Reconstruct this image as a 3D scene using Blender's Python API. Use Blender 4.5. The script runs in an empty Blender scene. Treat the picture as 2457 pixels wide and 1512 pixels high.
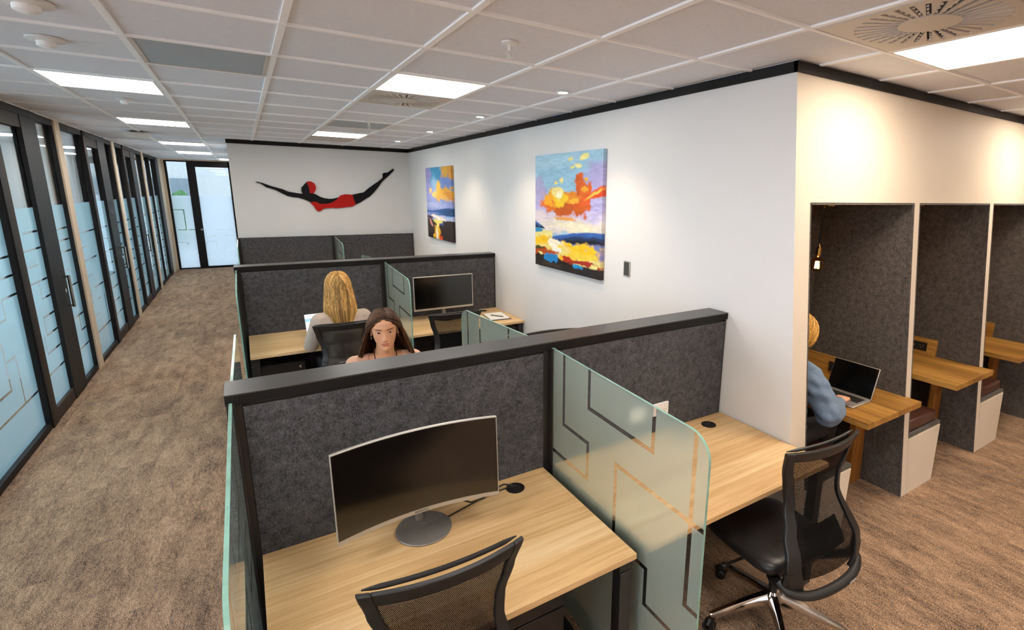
import bpy, bmesh, math, random
import numpy as np
from mathutils import Vector, Matrix, Euler
random.seed(7)
PI = math.pi
COL = bpy.context.scene.collection

# ---------------------------------------------------------------- helpers
def srgb(h):
    if isinstance(h, str):
        h = [int(h[i:i+2], 16) for i in (0, 2, 4)]
    return tuple(((c/255)/12.92 if c/255 <= .04045 else ((c/255+.055)/1.055)**2.4) for c in h) + (1.,)

def tag(o, label=None, cat=None, group=None, kind=None):
    if label: o['label'] = label
    if cat: o['category'] = cat
    if group: o['group'] = group
    if kind: o['kind'] = kind
    return o

def thing(name, label, cat, loc=(0, 0, 0), rz=0., group=None, kind=None):
    o = bpy.data.objects.new(name, None)
    COL.objects.link(o)
    o.empty_display_size = .1
    o.location = loc
    o.rotation_euler = (0, 0, rz)
    return tag(o, label, cat, group, kind)

def finish(bm, name, mats, parent=None, smooth=True, ang=32, bevel=0, loc=None, rot=None, recalc=True):
    if recalc:
        bmesh.ops.recalc_face_normals(bm, faces=bm.faces)
    me = bpy.data.meshes.new(name)
    bm.to_mesh(me); bm.free()
    if not isinstance(mats, (list, tuple)): mats = [mats]
    for m in mats: me.materials.append(m)
    if smooth:
        for p in me.polygons: p.use_smooth = True
        me.set_sharp_from_angle(angle=math.radians(ang))
    o = bpy.data.objects.new(name, me)
    COL.objects.link(o)
    if parent is not None: o.parent = parent
    if loc: o.location = loc
    if rot: o.rotation_euler = rot
    if bevel:
        b = o.modifiers.new('bev', 'BEVEL'); b.width = bevel; b.segments = 2; b.limit_method = 'ANGLE'; b.angle_limit = math.radians(40)
    return o

def struct(name, bm, mats, smooth=False, **k):
    o = finish(bm, name, mats, smooth=smooth, **k)
    if o.parent is None: o['kind'] = 'structure'
    return o

def NB(): return bmesh.new()

def box(bm, x0, x1, y0, y1, z0, z1, mi=0):
    vs = [bm.verts.new((x, y, z)) for x in (x0, x1) for y in (y0, y1) for z in (z0, z1)]
    for f in ((0, 1, 3, 2), (4, 6, 7, 5), (0, 4, 5, 1), (2, 3, 7, 6), (0, 2, 6, 4), (1, 5, 7, 3)):
        bm.faces.new([vs[i] for i in f]).material_index = mi
    return vs

def hexa(bm, pts, mi=0):
    """8 points ordered x(y(z)) like box"""
    vs = [bm.verts.new(p) for p in pts]
    for f in ((0, 1, 3, 2), (4, 6, 7, 5), (0, 4, 5, 1), (2, 3, 7, 6), (0, 2, 6, 4), (1, 5, 7, 3)):
        bm.faces.new([vs[i] for i in f]).material_index = mi
    return vs

def prism(bm, pts, fn, mi=0):
    """pts polygon list; fn(p,side)->3d point for side 0/1"""
    a = [bm.verts.new(fn(p, 0)) for p in pts]; b = [bm.verts.new(fn(p, 1)) for p in pts]
    n = len(pts)
    bm.faces.new(a[::-1]).material_index = mi; bm.faces.new(b).material_index = mi
    for i in range(n):
        j = (i+1) % n
        bm.faces.new((a[i], a[j], b[j], b[i])).material_index = mi

def lathe(bm, prof, c=(0, 0, 0), seg=32, axis='z', mi=0, cap=True):
    rings = []
    for r, h in prof:
        ring = []
        for k in range(seg):
            a = 2*PI*k/seg
            p = (r*math.cos(a), r*math.sin(a), h)
            if axis == 'y': p = (p[0], h, p[1])
            if axis == 'x': p = (h, p[0], p[1])
            ring.append(bm.verts.new((p[0]+c[0], p[1]+c[1], p[2]+c[2])))
        rings.append(ring)
    for a, b in zip(rings, rings[1:]):
        for k in range(seg):
            bm.faces.new((a[k], a[(k+1) % seg], b[(k+1) % seg], b[k])).material_index = mi
    if cap:
        bm.faces.new(rings[0][::-1]).material_index = mi
        bm.faces.new(rings[-1]).material_index = mi

def tube(bm, pts, rad, seg=8, cap=True, flat=1., up=None, mi=0):
    """sweep along pts; rad scalar/list; flat = ratio of the second axis"""
    pts = [Vector(p) for p in pts]
    n = len(pts)
    if not hasattr(rad, '__len__'): rad = [rad]*n
    rings = []; prev = None
    for i, p in enumerate(pts):
        t = (pts[min(i+1, n-1)]-pts[max(i-1, 0)])
        if t.length < 1e-9: t = Vector((0, 0, 1))
        t.normalize()
        if prev is None:
            ref = Vector(up) if up else (Vector((0, 0, 1)) if abs(t.z) < .9 else Vector((0, 1, 0)))
            nrm = (ref-t*ref.dot(t)).normalized()
        else:
            nrm = prev-t*prev.dot(t)
            if nrm.length < 1e-6: nrm = t.orthogonal()
            nrm.normalize()
        prev = nrm; bi = t.cross(nrm)
        ring = []
        for k in range(seg):
            a = 2*PI*k/seg
            ring.append(bm.verts.new(p+nrm*math.cos(a)*rad[i]*flat+bi*math.sin(a)*rad[i]))
        rings.append(ring)
    for a, b in zip(rings, rings[1:]):
        for k in range(seg):
            bm.faces.new((a[k], a[(k+1) % seg], b[(k+1) % seg], b[k])).material_index = mi
    if cap:
        bm.faces.new(rings[0][::-1]).material_index = mi
        bm.faces.new(rings[-1]).material_index = mi

def smooth_path(pts, n=6):
    P = [Vector(p) for p in pts]; out = []
    for i in range(len(P)-1):
        a, b, c, d = P[max(i-1, 0)], P[i], P[i+1], P[min(i+2, len(P)-1)]
        for k in range(n):
            t = k/n; out.append(.5*((2*b)+(c-a)*t+(2*a-5*b+4*c-d)*t*t+(3*b-a-3*c+d)*t**3))
    return out+[P[-1]]

def slab(bm, fn, u0, u1, v0, v1, nu, nv, off, mi=0):
    """thick patch: fn(u,v)->Vector, off vector (or function) to the back side"""
    F = []; B = []
    for j in range(nv+1):
        v = v0+(v1-v0)*j/nv
        fr = []; br = []
        for i in range(nu+1):
            u = u0+(u1-u0)*i/nu
            p = Vector(fn(u, v)); o = Vector(off(u, v)) if callable(off) else Vector(off)
            fr.append(bm.verts.new(p)); br.append(bm.verts.new(p+o))
        F.append(fr); B.append(br)
    def q(a, b, c, d): bm.faces.new((a, b, c, d)).material_index = mi
    for j in range(nv):
        for i in range(nu):
            q(F[j][i], F[j][i+1], F[j+1][i+1], F[j+1][i]); q(B[j][i], B[j+1][i], B[j+1][i+1], B[j][i+1])
    for i in range(nu):
        q(F[0][i], B[0][i], B[0][i+1], F[0][i+1]); q(F[nv][i], F[nv][i+1], B[nv][i+1], B[nv][i])
    for j in range(nv):
        q(F[j][0], F[j+1][0], B[j+1][0], B[j][0]); q(F[j][nu], B[j][nu], B[j+1][nu], F[j+1][nu])

def interp(tab, x):
    xs = [t[0] for t in tab]
    if x <= xs[0]: return tab[0][1]
    if x >= xs[-1]: return tab[-1][1]
    for (a, fa), (b, fb) in zip(tab, tab[1:]):
        if a <= x <= b:
            t = (x-a)/(b-a); t = t*t*(3-2*t)*.6+t*.4
            return fa+(fb-fa)*t

def copy_tree(o, parent=None):
    c = o.copy(); COL.objects.link(c)
    if parent is not None: c.parent = parent
    for ch in list(o.children): copy_tree(ch, c)
    return c

# ---------------------------------------------------------------- node helpers
class NT:
    def __init__(s, name):
        s.m = bpy.data.materials.new(name); s.m.use_nodes = True
        s.t = s.m.node_tree; s.t.nodes.clear()
        s.out = s.t.nodes.new('ShaderNodeOutputMaterial')
    def n(s, typ, **k):
        nd = s.t.nodes.new(typ)
        ins = k.pop('ins', {})
        for a, b in k.items(): setattr(nd, a, b)
        for a, b in ins.items():
            if hasattr(b, 'is_linked') or isinstance(b, bpy.types.NodeSocket): s.t.links.new(b, nd.inputs[a])
            else: nd.inputs[a].default_value = b
        return nd
    def math(s, op, a, b=0., c=None):
        nd = s.n('ShaderNodeMath', operation=op)
        for i, v in enumerate((a, b, c)):
            if v is None: continue
            if isinstance(v, bpy.types.NodeSocket): s.t.links.new(v, nd.inputs[i])
            else: nd.inputs[i].default_value = v
        return nd.outputs[0]
    def ramp(s, fac, stops, interp='LINEAR'):
        nd = s.n('ShaderNodeValToRGB'); s.t.links.new(fac, nd.inputs[0])
        cr = nd.color_ramp; cr.interpolation = interp
        while len(cr.elements) > 1: cr.elements.remove(cr.elements[-1])
        cr.elements[0].position = stops[0][0]; cr.elements[0].color = stops[0][1]
        for p, c in stops[1:]:
            e = cr.elements.new(p); e.color = c
        return nd.outputs[0]
    def mix(s, fac, a, b, blend='MIX'):
        nd = s.n('ShaderNodeMix', data_type='RGBA', blend_type=blend)
        for i, v in ((0, fac), (6, a), (7, b)):
            if isinstance(v, bpy.types.NodeSocket): s.t.links.new(v, nd.inputs[i])
            else: nd.inputs[i].default_value = v
        return nd.outputs[2]
    def noise(s, vec, scale, detail=3, rough=.5, dist=0):
        return s.n('ShaderNodeTexNoise', ins={'Vector': vec, 'Scale': scale, 'Detail': detail, 'Roughness': rough, 'Distortion': dist}).outputs[0]
    def mapping(s, vec, scale=(1, 1, 1), loc=(0, 0, 0), rot=(0, 0, 0)):
        return s.n('ShaderNodeMapping', ins={'Vector': vec, 'Scale': scale, 'Location': loc, 'Rotation': rot}).outputs[0]
    def pos(s): return s.n('ShaderNodeNewGeometry').outputs['Position']
    def obj(s): return s.n('ShaderNodeTexCoord').outputs['Object']
    def bsdf(s, color, rough=.5, metal=0, spec=.5, **ins):
        nd = s.n('ShaderNodeBsdfPrincipled')
        for k, v in dict({'Base Color': color, 'Roughness': rough, 'Metallic': metal, 'Specular IOR Level': spec}, **ins).items():
            if isinstance(v, bpy.types.NodeSocket): s.t.links.new(v, nd.inputs[k])
            else: nd.inputs[k].default_value = v
        return nd
    def bump(s, nd, h, strength=.2, dist=.001):
        b = s.n('ShaderNodeBump', ins={'Height': h, 'Strength': strength, 'Distance': dist})
        s.t.links.new(b.outputs[0], nd.inputs['Normal'])
    def done(s, nd):
        s.t.links.new(nd.outputs[0] if hasattr(nd, 'outputs') else nd, s.out.inputs[0]); return s.m

def plain(name, hexc, rough=.5, metal=0, spec=.5, noise=.06, scale=40, bump=0, **ins):
    t = NT(name); c = srgb(hexc)
    v = t.noise(t.obj(), scale, 4)
    lo = tuple(max(0, x*(1-noise)) for x in c[:3])+(1,); hi = tuple(min(1, x*(1+noise)) for x in c[:3])+(1,)
    nd = t.bsdf(t.ramp(v, [(.3, lo), (.7, hi)]), rough, metal, spec, **ins)
    if bump: t.bump(nd, v, bump, .002)
    return t.done(nd)

def emit(name, col, strength):
    t = NT(name)
    return t.done(t.n('ShaderNodeEmission', ins={'Color': col, 'Strength': strength}))

# ---------------------------------------------------------------- materials
def wood_mat(name, c_lo, c_mid, c_hi, plank, along='X', rough=.42, gscale=1., coord='obj'):
    t = NT(name); P = t.pos() if coord == 'pos' else t.obj()
    sx = t.n('ShaderNodeSeparateXYZ', ins={0: P})
    cross = sx.outputs['Y'] if along == 'X' else sx.outputs['X']
    if along == 'Z': cross = t.math('ADD', sx.outputs['X'], sx.outputs['Y'])
    pid = t.math('FLOOR', t.math('DIVIDE', t.math('ADD', cross, 7.03), plank))
    wn = t.n('ShaderNodeTexWhiteNoise', noise_dimensions='1D', ins={'W': pid})
    sc = {'X': (1.1, 30, 30), 'Y': (30, 1.1, 30), 'Z': (30, 30, 1.1)}[along]
    off = t.n('ShaderNodeVectorMath', operation='ADD', ins={0: t.mapping(P, tuple(v*gscale for v in sc))})
    cmb = t.n('ShaderNodeCombineXYZ', ins={0: t.math('MULTIPLY', wn.outputs[0], 40.), 1: t.math('MULTIPLY', wn.outputs[0], 17.), 2: 0.})
    t.t.links.new(cmb.outputs[0], off.inputs[1])
    g1 = t.noise(off.outputs[0], 1.3, 5, .6, .6)
    g2 = t.noise(off.outputs[0], 5.5, 6, .7, .2)
    f = t.math('ADD', t.math('MULTIPLY', g1, .62), t.math('MULTIPLY', g2, .38))
    f = t.math('ADD', f, t.math('MULTIPLY', t.math('SUBTRACT', wn.outputs[0], .5), .17))
    c = t.ramp(f, [(.30, srgb(c_lo)), (.5, srgb(c_mid)), (.68, srgb(c_hi))])
    nd = t.bsdf(c, rough, 0, .35)
    t.bump(nd, g2, .12, .0006)
    return t.done(nd)

def felt_mat(name, lo, hi, scale=1.):
    t = NT(name); P = t.obj()
    a = t.noise(t.mapping(P, (1, 1, .7)), 190*scale, 3, .7, 1.2)
    b = t.noise(P, 34*scale, 4, .6)
    f = t.math('ADD', t.math('MULTIPLY', a, .7), t.math('MULTIPLY', b, .3))
    mid = tuple((x+y)/2*.9 for x, y in zip(srgb(lo), srgb(hi)))
    c = t.ramp(f, [(.36, srgb(lo)), (.5, mid), (.66, srgb(hi))])
    nd = t.bsdf(c, .95, 0, .15, **{'Sheen Weight': .1})
    t.bump(nd, a, .5, .002)
    return t.done(nd)

def carpet_mat():
    t = NT('carpet'); P = t.pos()
    sx = t.n('ShaderNodeSeparateXYZ', ins={0: P})
    # plank tiles .25 x 1.0 laid along Y, staggered
    col = t.math('FLOOR', t.math('DIVIDE', sx.outputs['X'], .25))
    w1 = t.n('ShaderNodeTexWhiteNoise', noise_dimensions='1D', ins={'W': col}).outputs[0]
    row = t.math('FLOOR', t.math('ADD', t.math('DIVIDE', sx.outputs['Y'], 1.0), w1))
    cell = t.n('ShaderNodeCombineXYZ', ins={0: col, 1: row, 2: 0.})
    w2 = t.n('ShaderNodeTexWhiteNoise', noise_dimensions='3D', ins={'Vector': cell.outputs[0]}).outputs[0]
    sh = t.n('ShaderNodeCombineXYZ', ins={0: t.math('MULTIPLY', w2, 31.), 1: t.math('MULTIPLY', w1, 11.), 2: 0.})
    PP = t.n('ShaderNodeVectorMath', operation='ADD', ins={0: P, 1: sh.outputs[0]}).outputs[0]
    big = t.noise(t.mapping(PP, (9, 2.6, 1)), 1., 6, .72, .3)
    streak = t.noise(t.mapping(PP, (80, 22, 1)), 1., 5, .75, .3)
    loop = t.noise(t.mapping(P, (1, .6, 1)), 260, 3, .7)
    f = t.math('ADD', t.math('MULTIPLY', big, .5), t.math('MULTIPLY', streak, .5))
    f = t.math('ADD', f, t.math('MULTIPLY', t.math('SUBTRACT', w2, .5), .05))
    f = t.math('ADD', f, t.math('MULTIPLY', t.math('SUBTRACT', loop, .5), 1.25))
    c = t.ramp(f, [(.28, srgb('3a322f')), (.40, srgb('6c594c')), (.49, srgb('9a7f69')), (.58, srgb('b9977a')), (.74, srgb('d6b798'))])
    nd = t.bsdf(c, .95, 0, .1)
    t.bump(nd, loop, .6, .004)
    return t.done(nd)

def ceil_mat():
    t = NT('ceiling_tile'); P = t.pos()
    a = t.noise(t.mapping(P, (40, 160, 1)), 1., 3, .6)
    nd = t.bsdf(t.ramp(a, [(.3, srgb('dfe0e6')), (.7, srgb('e9eaf0'))]), .9, 0, .1)
    t.bump(nd, a, .15, .001)
    return t.done(nd)

def mesh_mat():
    """open weave: transparent holes through a black fabric"""
    t = NT('mesh_fabric'); sx = t.n('ShaderNodeSeparateXYZ', ins={0: t.obj()})
    p = .0042
    row = t.math('MULTIPLY', sx.outputs['Z'], 2*PI/p)
    cz = t.math('SINE', row)
    sh = t.math('MULTIPLY', t.math('FLOOR', t.math('DIVIDE', sx.outputs['Z'], p)), PI)
    cx = t.math('SINE', t.math('ADD', t.math('MULTIPLY', sx.outputs['X'], 2*PI/p), sh))
    hole = t.math('GREATER_THAN', t.math('ADD', cz, cx), 1.12)
    nd = t.bsdf(srgb('100f0f'), .8, 0, .08)
    tr = t.n('ShaderNodeBsdfTransparent')
    mx = t.n('ShaderNodeMixShader', ins={0: hole, 1: nd.outputs[0], 2: tr.outputs[0]})
    return t.done(mx)

def schlick(t, r0):
    lw = t.n('ShaderNodeLayerWeight', ins={'Blend': .5})
    return t.math('ADD', r0, t.math('MULTIPLY', t.math('POWER', lw.outputs['Facing'], 5.), 1-r0))

def clear_glass(name, tint, gl=.08):
    t = NT(name)
    tr = t.n('ShaderNodeBsdfTransparent', ins={'Color': srgb(tint)})
    g = t.n('ShaderNodeBsdfGlossy', ins={'Color': (1, 1, 1, 1), 'Roughness': .02})
    fr = schlick(t, .04)
    mx = t.n('ShaderNodeMixShader', ins={0: fr, 1: tr.outputs[0], 2: g.outputs[0]})
    return t.done(mx)

def frost_glass(name, tint, diff, wdiff, rough=.35, clear=0., wtrans=.5):
    """frosted film: soft see-through + milky body"""
    t = NT(name)
    rf = t.n('ShaderNodeBsdfRefraction', ins={'Color': srgb(tint), 'Roughness': rough, 'IOR': 1.12})
    d = t.n('ShaderNodeBsdfDiffuse', ins={'Color': srgb(diff)})
    tl = t.n('ShaderNodeBsdfTranslucent', ins={'Color': srgb(diff)})
    dt = t.n('ShaderNodeMixShader', ins={0: wtrans, 1: d.outputs[0], 2: tl.outputs[0]})
    m1 = t.n('ShaderNodeMixShader', ins={0: wdiff, 1: rf.outputs[0], 2: dt.outputs[0]})
    tr = t.n('ShaderNodeBsdfTransparent', ins={'Color': srgb(tint)})
    m2 = t.n('ShaderNodeMixShader', ins={0: clear, 1: m1.outputs[0], 2: tr.outputs[0]})
    g = t.n('ShaderNodeBsdfGlossy', ins={'Color': (1, 1, 1, 1), 'Roughness': .03})
    fr = schlick(t, .018)
    m3 = t.n('ShaderNodeMixShader', ins={0: fr, 1: m2.outputs[0], 2: g.outputs[0]})
    return t.done(m3)

def attr_mat(name, rough=.5, spec=.4, bump=0, sss=0, **ins):
    t = NT(name)
    a = t.n('ShaderNodeVertexColor', layer_name='Col')
    nd = t.bsdf(a.outputs[0], rough, 0, spec, **ins)
    if sss:
        nd.inputs['Subsurface Weight'].default_value = sss
        nd.inputs['Subsurface Radius'].default_value = (1, .35, .2)
        nd.inputs['Subsurface Scale'].default_value = .01
    if bump:
        t.bump(nd, t.noise(t.obj(), 260, 4, .6), bump, .001)
    return t.done(nd)

def brushed(name, hexc, rough=.35):
    t = NT(name)
    v = t.noise(t.mapping(t.obj(), (3, 260, 3)), 1., 3)
    return t.done(t.bsdf(t.ramp(v, [(.3, tuple(x*.85 for x in srgb(hexc)[:3])+(1,)), (.7, srgb(hexc))]), rough, 1., .5))

M = dict(
    carpet=carpet_mat(), ceil=ceil_mat(), tbar=plain('t_bar_paint', 'fafafa', .5, noise=.01),
    wall=plain('wall_paint', 'e0dedb', .75, spec=.25, noise=.012, scale=3),
    wall_booth=plain('booth_paint', 'dccfbe', .6, spec=.3, noise=.012, scale=3),
    cream=plain('cream_paint', 'd6c2a8', .6, noise=.02, scale=5),
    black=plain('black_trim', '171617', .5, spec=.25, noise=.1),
    blackmetal=plain('black_powder_coat', '262424', .33, spec=.6, noise=.08),
    capm=plain('dark_satin_cap', '2c2927', .33, spec=.9, noise=.05),
    brown=plain('bronze_frame', '3a312c', .55, spec=.2, noise=.08),
    felt=felt_mat('charcoal_felt', '222223', '6b6a6e'),
    felt_b=felt_mat('booth_felt', '2f2a28', '756e67', .9),
    oak=wood_mat('light_oak', 'c79c68', 'e0ba86', 'f0d3a6', .13, 'X', coord='pos'),
    oak_edge=wood_mat('light_oak_edge', '9a7446', 'b98f58', 'cfa66c', .13, 'X', coord='pos'),
    teak=wood_mat('golden_teak', '6f4a22', 'a37434', 'c4954c', .075, 'Y', coord='pos'),
    teak_z=wood_mat('golden_teak_upright', '6d431c', '95602a', 'b27a38', .07, 'Z', coord='pos'),
    leather=plain('brown_leather', '4a2c24', .33, spec=.5, noise=.25, scale=18, bump=.3),
    bleather=plain('black_leather', '232121', .36, spec=.5, noise=.15, scale=60, bump=.25),
    plastic=plain('black_plastic', '1f1e1e', .42, spec=.45, noise=.08),
    plastic_g=plain('grey_plastic', '4a4744', .45, noise=.05),
    white=plain('white_plastic', 'e9e7e3', .35, noise=.01),
    chrome=plain('polished_aluminium', 'c9c4bf', .12, 1., noise=.03),
    steel=brushed('brushed_steel', 'a9a4a0', .3),
    silver=plain('silver_bezel', 'bdb8b1', .35, .6, noise=.02),
    stand=plain('monitor_stand_metal', '8f8984', .32, .35, noise=.04),
    brass=plain('aged_brass', 'b28a4a', .25, 1., noise=.1),
    screen=plain('screen_black', '050505', .13, spec=1., noise=.0),
    mesh=mesh_mat(),
    glass=clear_glass('clear_glass', 'f7f7f9'), glass_o=clear_glass('office_glass', 'e6f0f4'),
    gedge=plain('glass_edge_green', '84b0a2', .12, spec=.7, noise=.15, scale=12),
    glass_e=clear_glass('tinted_end_glass', '9ea6ab'),
    frost=frost_glass('frosted_desk_glass', 'f0f8f3', 'cfe3d8', .46, .34),
    frost_o=frost_glass('frosted_office_film', 'b2d5e0', 'a0c6d2', .60, .5, wtrans=.75),
    frost_e=frost_glass('frosted_daylight_film', 'a9b2ba', '9aa4ae', .7, .5, wtrans=.85),
    panel=emit('led_panel', (1., .96, .905, 1), 14.),
    panel_w=emit('led_panel_warm', (1., .86, .70, 1), 17.),
    downl=emit('downlight_lamp', (1., .85, .66, 1), 60.),
    bulb=emit('bulb_filament', (1., .58, .2, 1), 90.),
    acoustic=plain('grey_grille', 'a9b2b9', .6, noise=.06, scale=200),
    dark=plain('vent_dark', '141414', .7, noise=.1),
    paper=plain('paper', 'eeece6', .7, noise=.01),
    greyvent=plain('vent_panel_paint', 'cfc5ba', .5, noise=.01),
)
H = 2.06; CEIL = 2.724
# ================================================================ ROOM SHELL
WX = 2.414          # painting wall
FY0, FK = 1.429, .0995      # leaning booth facade: Y = FY0 + FK*z
FYf = lambda z: FY0+FK*z
gx = lambda i: -.378+.595*i
gy = lambda j: 1.365+.606*j

bm = NB(); box(bm, -5.2, 9.3, -3.6, 16.4, -.12, 0); struct('floor', bm, M['carpet'])
bm = NB(); box(bm, -5.2, 9.3, -3.6, 16.4, CEIL+.006, CEIL+.15); ceiling = struct('ceiling', bm, M['ceil'])
bm = NB()
for i in range(-2, 17):
    box(bm, gx(i)-.014, gx(i)+.014, -3.55, 16.19, CEIL-.003, CEIL+.008)
for j in range(-8, 25):
    x1 = 9.25 if gy(j) < 1.8 else 2.4
    y = gy(j)
    box(bm, -1.55, x1, y-.009, y+.009, CEIL-.005, CEIL+.008)
struct('trim_1', bm, M['tbar'])

# right wall with paintings: wedge end follows the leaning facade
bm = NB()
hexa(bm, [(WX, FYf(0)+.0006, 0), (WX, FYf(CEIL)+.0006, CEIL+.006), (WX, 8.98, 0), (WX, 8.98, CEIL+.006),
          (WX+.12, FYf(0)+.0006, 0), (WX+.12, FYf(CEIL)+.0006, CEIL+.006), (WX+.12, 8.98, 0), (WX+.12, 8.98, CEIL+.006)])
struct('wall_right', bm, M['wall'])
bm = NB(); box(bm, -.09, WX, 8.86, 8.98, 0, CEIL+.006); struct('wall_far', bm, M['wall'])
bm = NB(); box(bm, -.09, -.02, 8.98, 16.2, 0, CEIL+.006); struct('wall_corridor', bm, M['wall'])
bm = NB(); box(bm, -5.2, 9.3, -3.72, -3.6, 0, CEIL+.006); struct('wall_back', bm, M['wall_booth'])
bm = NB(); box(bm, 9.18, 9.3, -3.6, 4, 0, CEIL+.006); struct('wall_east', bm, M['wall_booth'])
bm = NB(); box(bm, -1.67, -1.55, -3.6, 2.86, 0, .06); box(bm, -1.67, -1.55, -3.6, 2.86, 2.66, CEIL+.006)  # out-of-view glazing, added to bring cool daylight onto the painting wall
for k in range(6): box(bm, -1.66, -1.56, -3.6+k*1.28-.03, -3.6+k*1.28+.03, .06, 2.66)
w0_ = struct('window_20', bm, M['black'])
bm = NB(); box(bm, -1.615, -1.605, -3.6, 2.83, .06, 2.66); finish(bm, 'pane', M['glass'], w0_, smooth=False)
# black shadow-line trims under the ceiling
bm = NB(); box(bm, WX-.012, WX+.002, FYf(CEIL)-.012, 8.86, 2.672, CEIL); struct('trim_2', bm, M['black'])
bm = NB(); box(bm, -.10, WX-.01, 8.845, 8.862, 2.672, CEIL); struct('trim_3', bm, M['black'])
bm = NB(); hexa(bm, [(WX-.012, FYf(2.672)-.012, 2.672), (WX-.012, FYf(CEIL)-.012, CEIL), (WX-.012, FYf(2.672)+.01, 2.672), (WX-.012, FYf(CEIL)+.01, CEIL),
                     (9.18, FYf(2.672)-.012, 2.672), (9.18, FYf(CEIL)-.012, CEIL), (9.18, FYf(2.672)+.01, 2.672), (9.18, FYf(CEIL)+.01, CEIL)])
struct('trim_4', bm, M['black'])
bm = NB(); box(bm, WX-.01, WX, 2.2, 8.86, 0, .1); struct('baseboard_right', bm, M['black'])

# ---------------------------------------------------------------- booth facade
PIT = 1.218
openX = [(2.548+PIT*k, 3.695+PIT*k) for k in range(5)]
FT = .03
def fpanel(bm, x0, x1, z0, z1, x0b=None, x1b=None, t=FT, mi=0, off=0.):
    """panel lying in the leaning facade plane; x0b/x1b are the bottom x values"""
    x0b = x0 if x0b is None else x0b; x1b = x1 if x1b is None else x1b
    hexa(bm, [(x0b, FYf(z0)-off, z0), (x0, FYf(z1)-off, z1), (x0b, FYf(z0)+t-off, z0), (x0, FYf(z1)+t-off, z1),
              (x1b, FYf(z0)-off, z0), (x1, FYf(z1)-off, z1), (x1b, FYf(z0)+t-off, z0), (x1, FYf(z1)+t-off, z1)], mi)
bm = NB()
fpanel(bm, WX+.0006, 9.18, 2.03, CEIL+.003)
fpanel(bm, WX+.0006, openX[0][0], 0, 2.03)
for k in range(4): fpanel(bm, openX[k][1], openX[k+1][0], 0, 2.03)
fpanel(bm, openX[4][1], 9.18, 0, 2.03)
struct('wall_booths', bm, M['wall_booth'])
# felt lining of the booths: side walls, back, lid
BACK = 2.26
for k in range(5):
    a, b = openX[k]
    for nm, x0, x1 in (('wall_booth_left', a-.012, a+.002), ('wall_booth_right', b-.002, b+.012)):
        bm = NB(); hexa(bm, [(x0, FYf(0)+.002, 0), (x0, FYf(2.03)+.002, 2.03), (x0, BACK, 0), (x0, BACK, 2.03), (x1, FYf(0)+.002, 0), (x1, FYf(2.03)+.002, 2.03), (x1, BACK, 0), (x1, BACK, 2.03)])
        struct(nm, bm, M['felt_b'])
    bm = NB(); box(bm, a-.012, b+.012, BACK, BACK+.02, 0, 2.05); struct('wall_booth_back', bm, M['felt_b'])
    bm = NB()
    hexa(bm, [(a-.012, FYf(2.02)+.002, 2.022), (a-.012, FYf(2.04)+.002, 2.04), (a-.012, BACK, 2.022), (a-.012, BACK, 2.04),
              (b+.012, FYf(2.02)+.002, 2.022), (b+.012, FYf(2.04)+.002, 2.04), (b+.012, BACK, 2.022), (b+.012, BACK, 2.04)])
    struct('ceiling_booth', bm, M['felt_b'])

bm = NB()
for k in range(5):
    a, b = openX[k]
    fpanel(bm, a-.001, a+.008, .44, 2.03, t=.012, off=.0015); fpanel(bm, b-.008, b+.001, .003, 2.03, t=.012, off=.0015); fpanel(bm, a+.008, b-.008, 2.018, 2.031, t=.012, off=.0015)
struct('trim_12', bm, M['felt_b'])
def booth_bench(k):
    a = openX[k][0] + .004
    t = thing('booth_bench', ['booth bench with brown cushion under the seated blue-bloused person', 'brown-cushioned booth bench in the middle booth, right of the laptop booth',
              'brown-cushioned booth bench in the rightmost booth', 'booth bench beyond the frame', 'booth bench beyond the frame'][k], 'bench', (a, 1.43, 0), group='benches in the work booths')
    ax, ay = a, 1.43
    bm = NB()   # white end panel in the facade plane
    hexa(bm, [(0, FYf(0)-ay-.003, 0.002), (0, FYf(.405)-ay-.003, .405), (0, FYf(0)-ay+.02, 0.002), (0, FYf(.405)-ay+.02, .405),
              (.374, FYf(0)-ay-.003, 0.002), (.482, FYf(.405)-ay-.003, .405), (.374, FYf(0)-ay+.02, .002), (.482, FYf(.405)-ay+.02, .405)])
    finish(bm, 'end_panel', M['wall_booth'], t, smooth=False)
    bm = NB()   # felt covered body with sloping front
    hexa(bm, [(0.0, .025, 0.002), (0., FYf(.43)-ay+.002, .43), (0., BACK-ay-.003, .002), (0., BACK-ay-.003, .43),
              (.380, .025, .002), (.496, FYf(.43)-ay+.002, .43), (.380, BACK-ay-.003, .002), (.496, BACK-ay-.003, .43)])
    finish(bm, 'bench_body', M['felt_b'], t, smooth=False)
    bm = NB()
    box(bm, .004, .462, .06, BACK-ay-.006, .432, .515)
    finish(bm, 'seat_cushion', M['leather'], t, bevel=.018)
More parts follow.
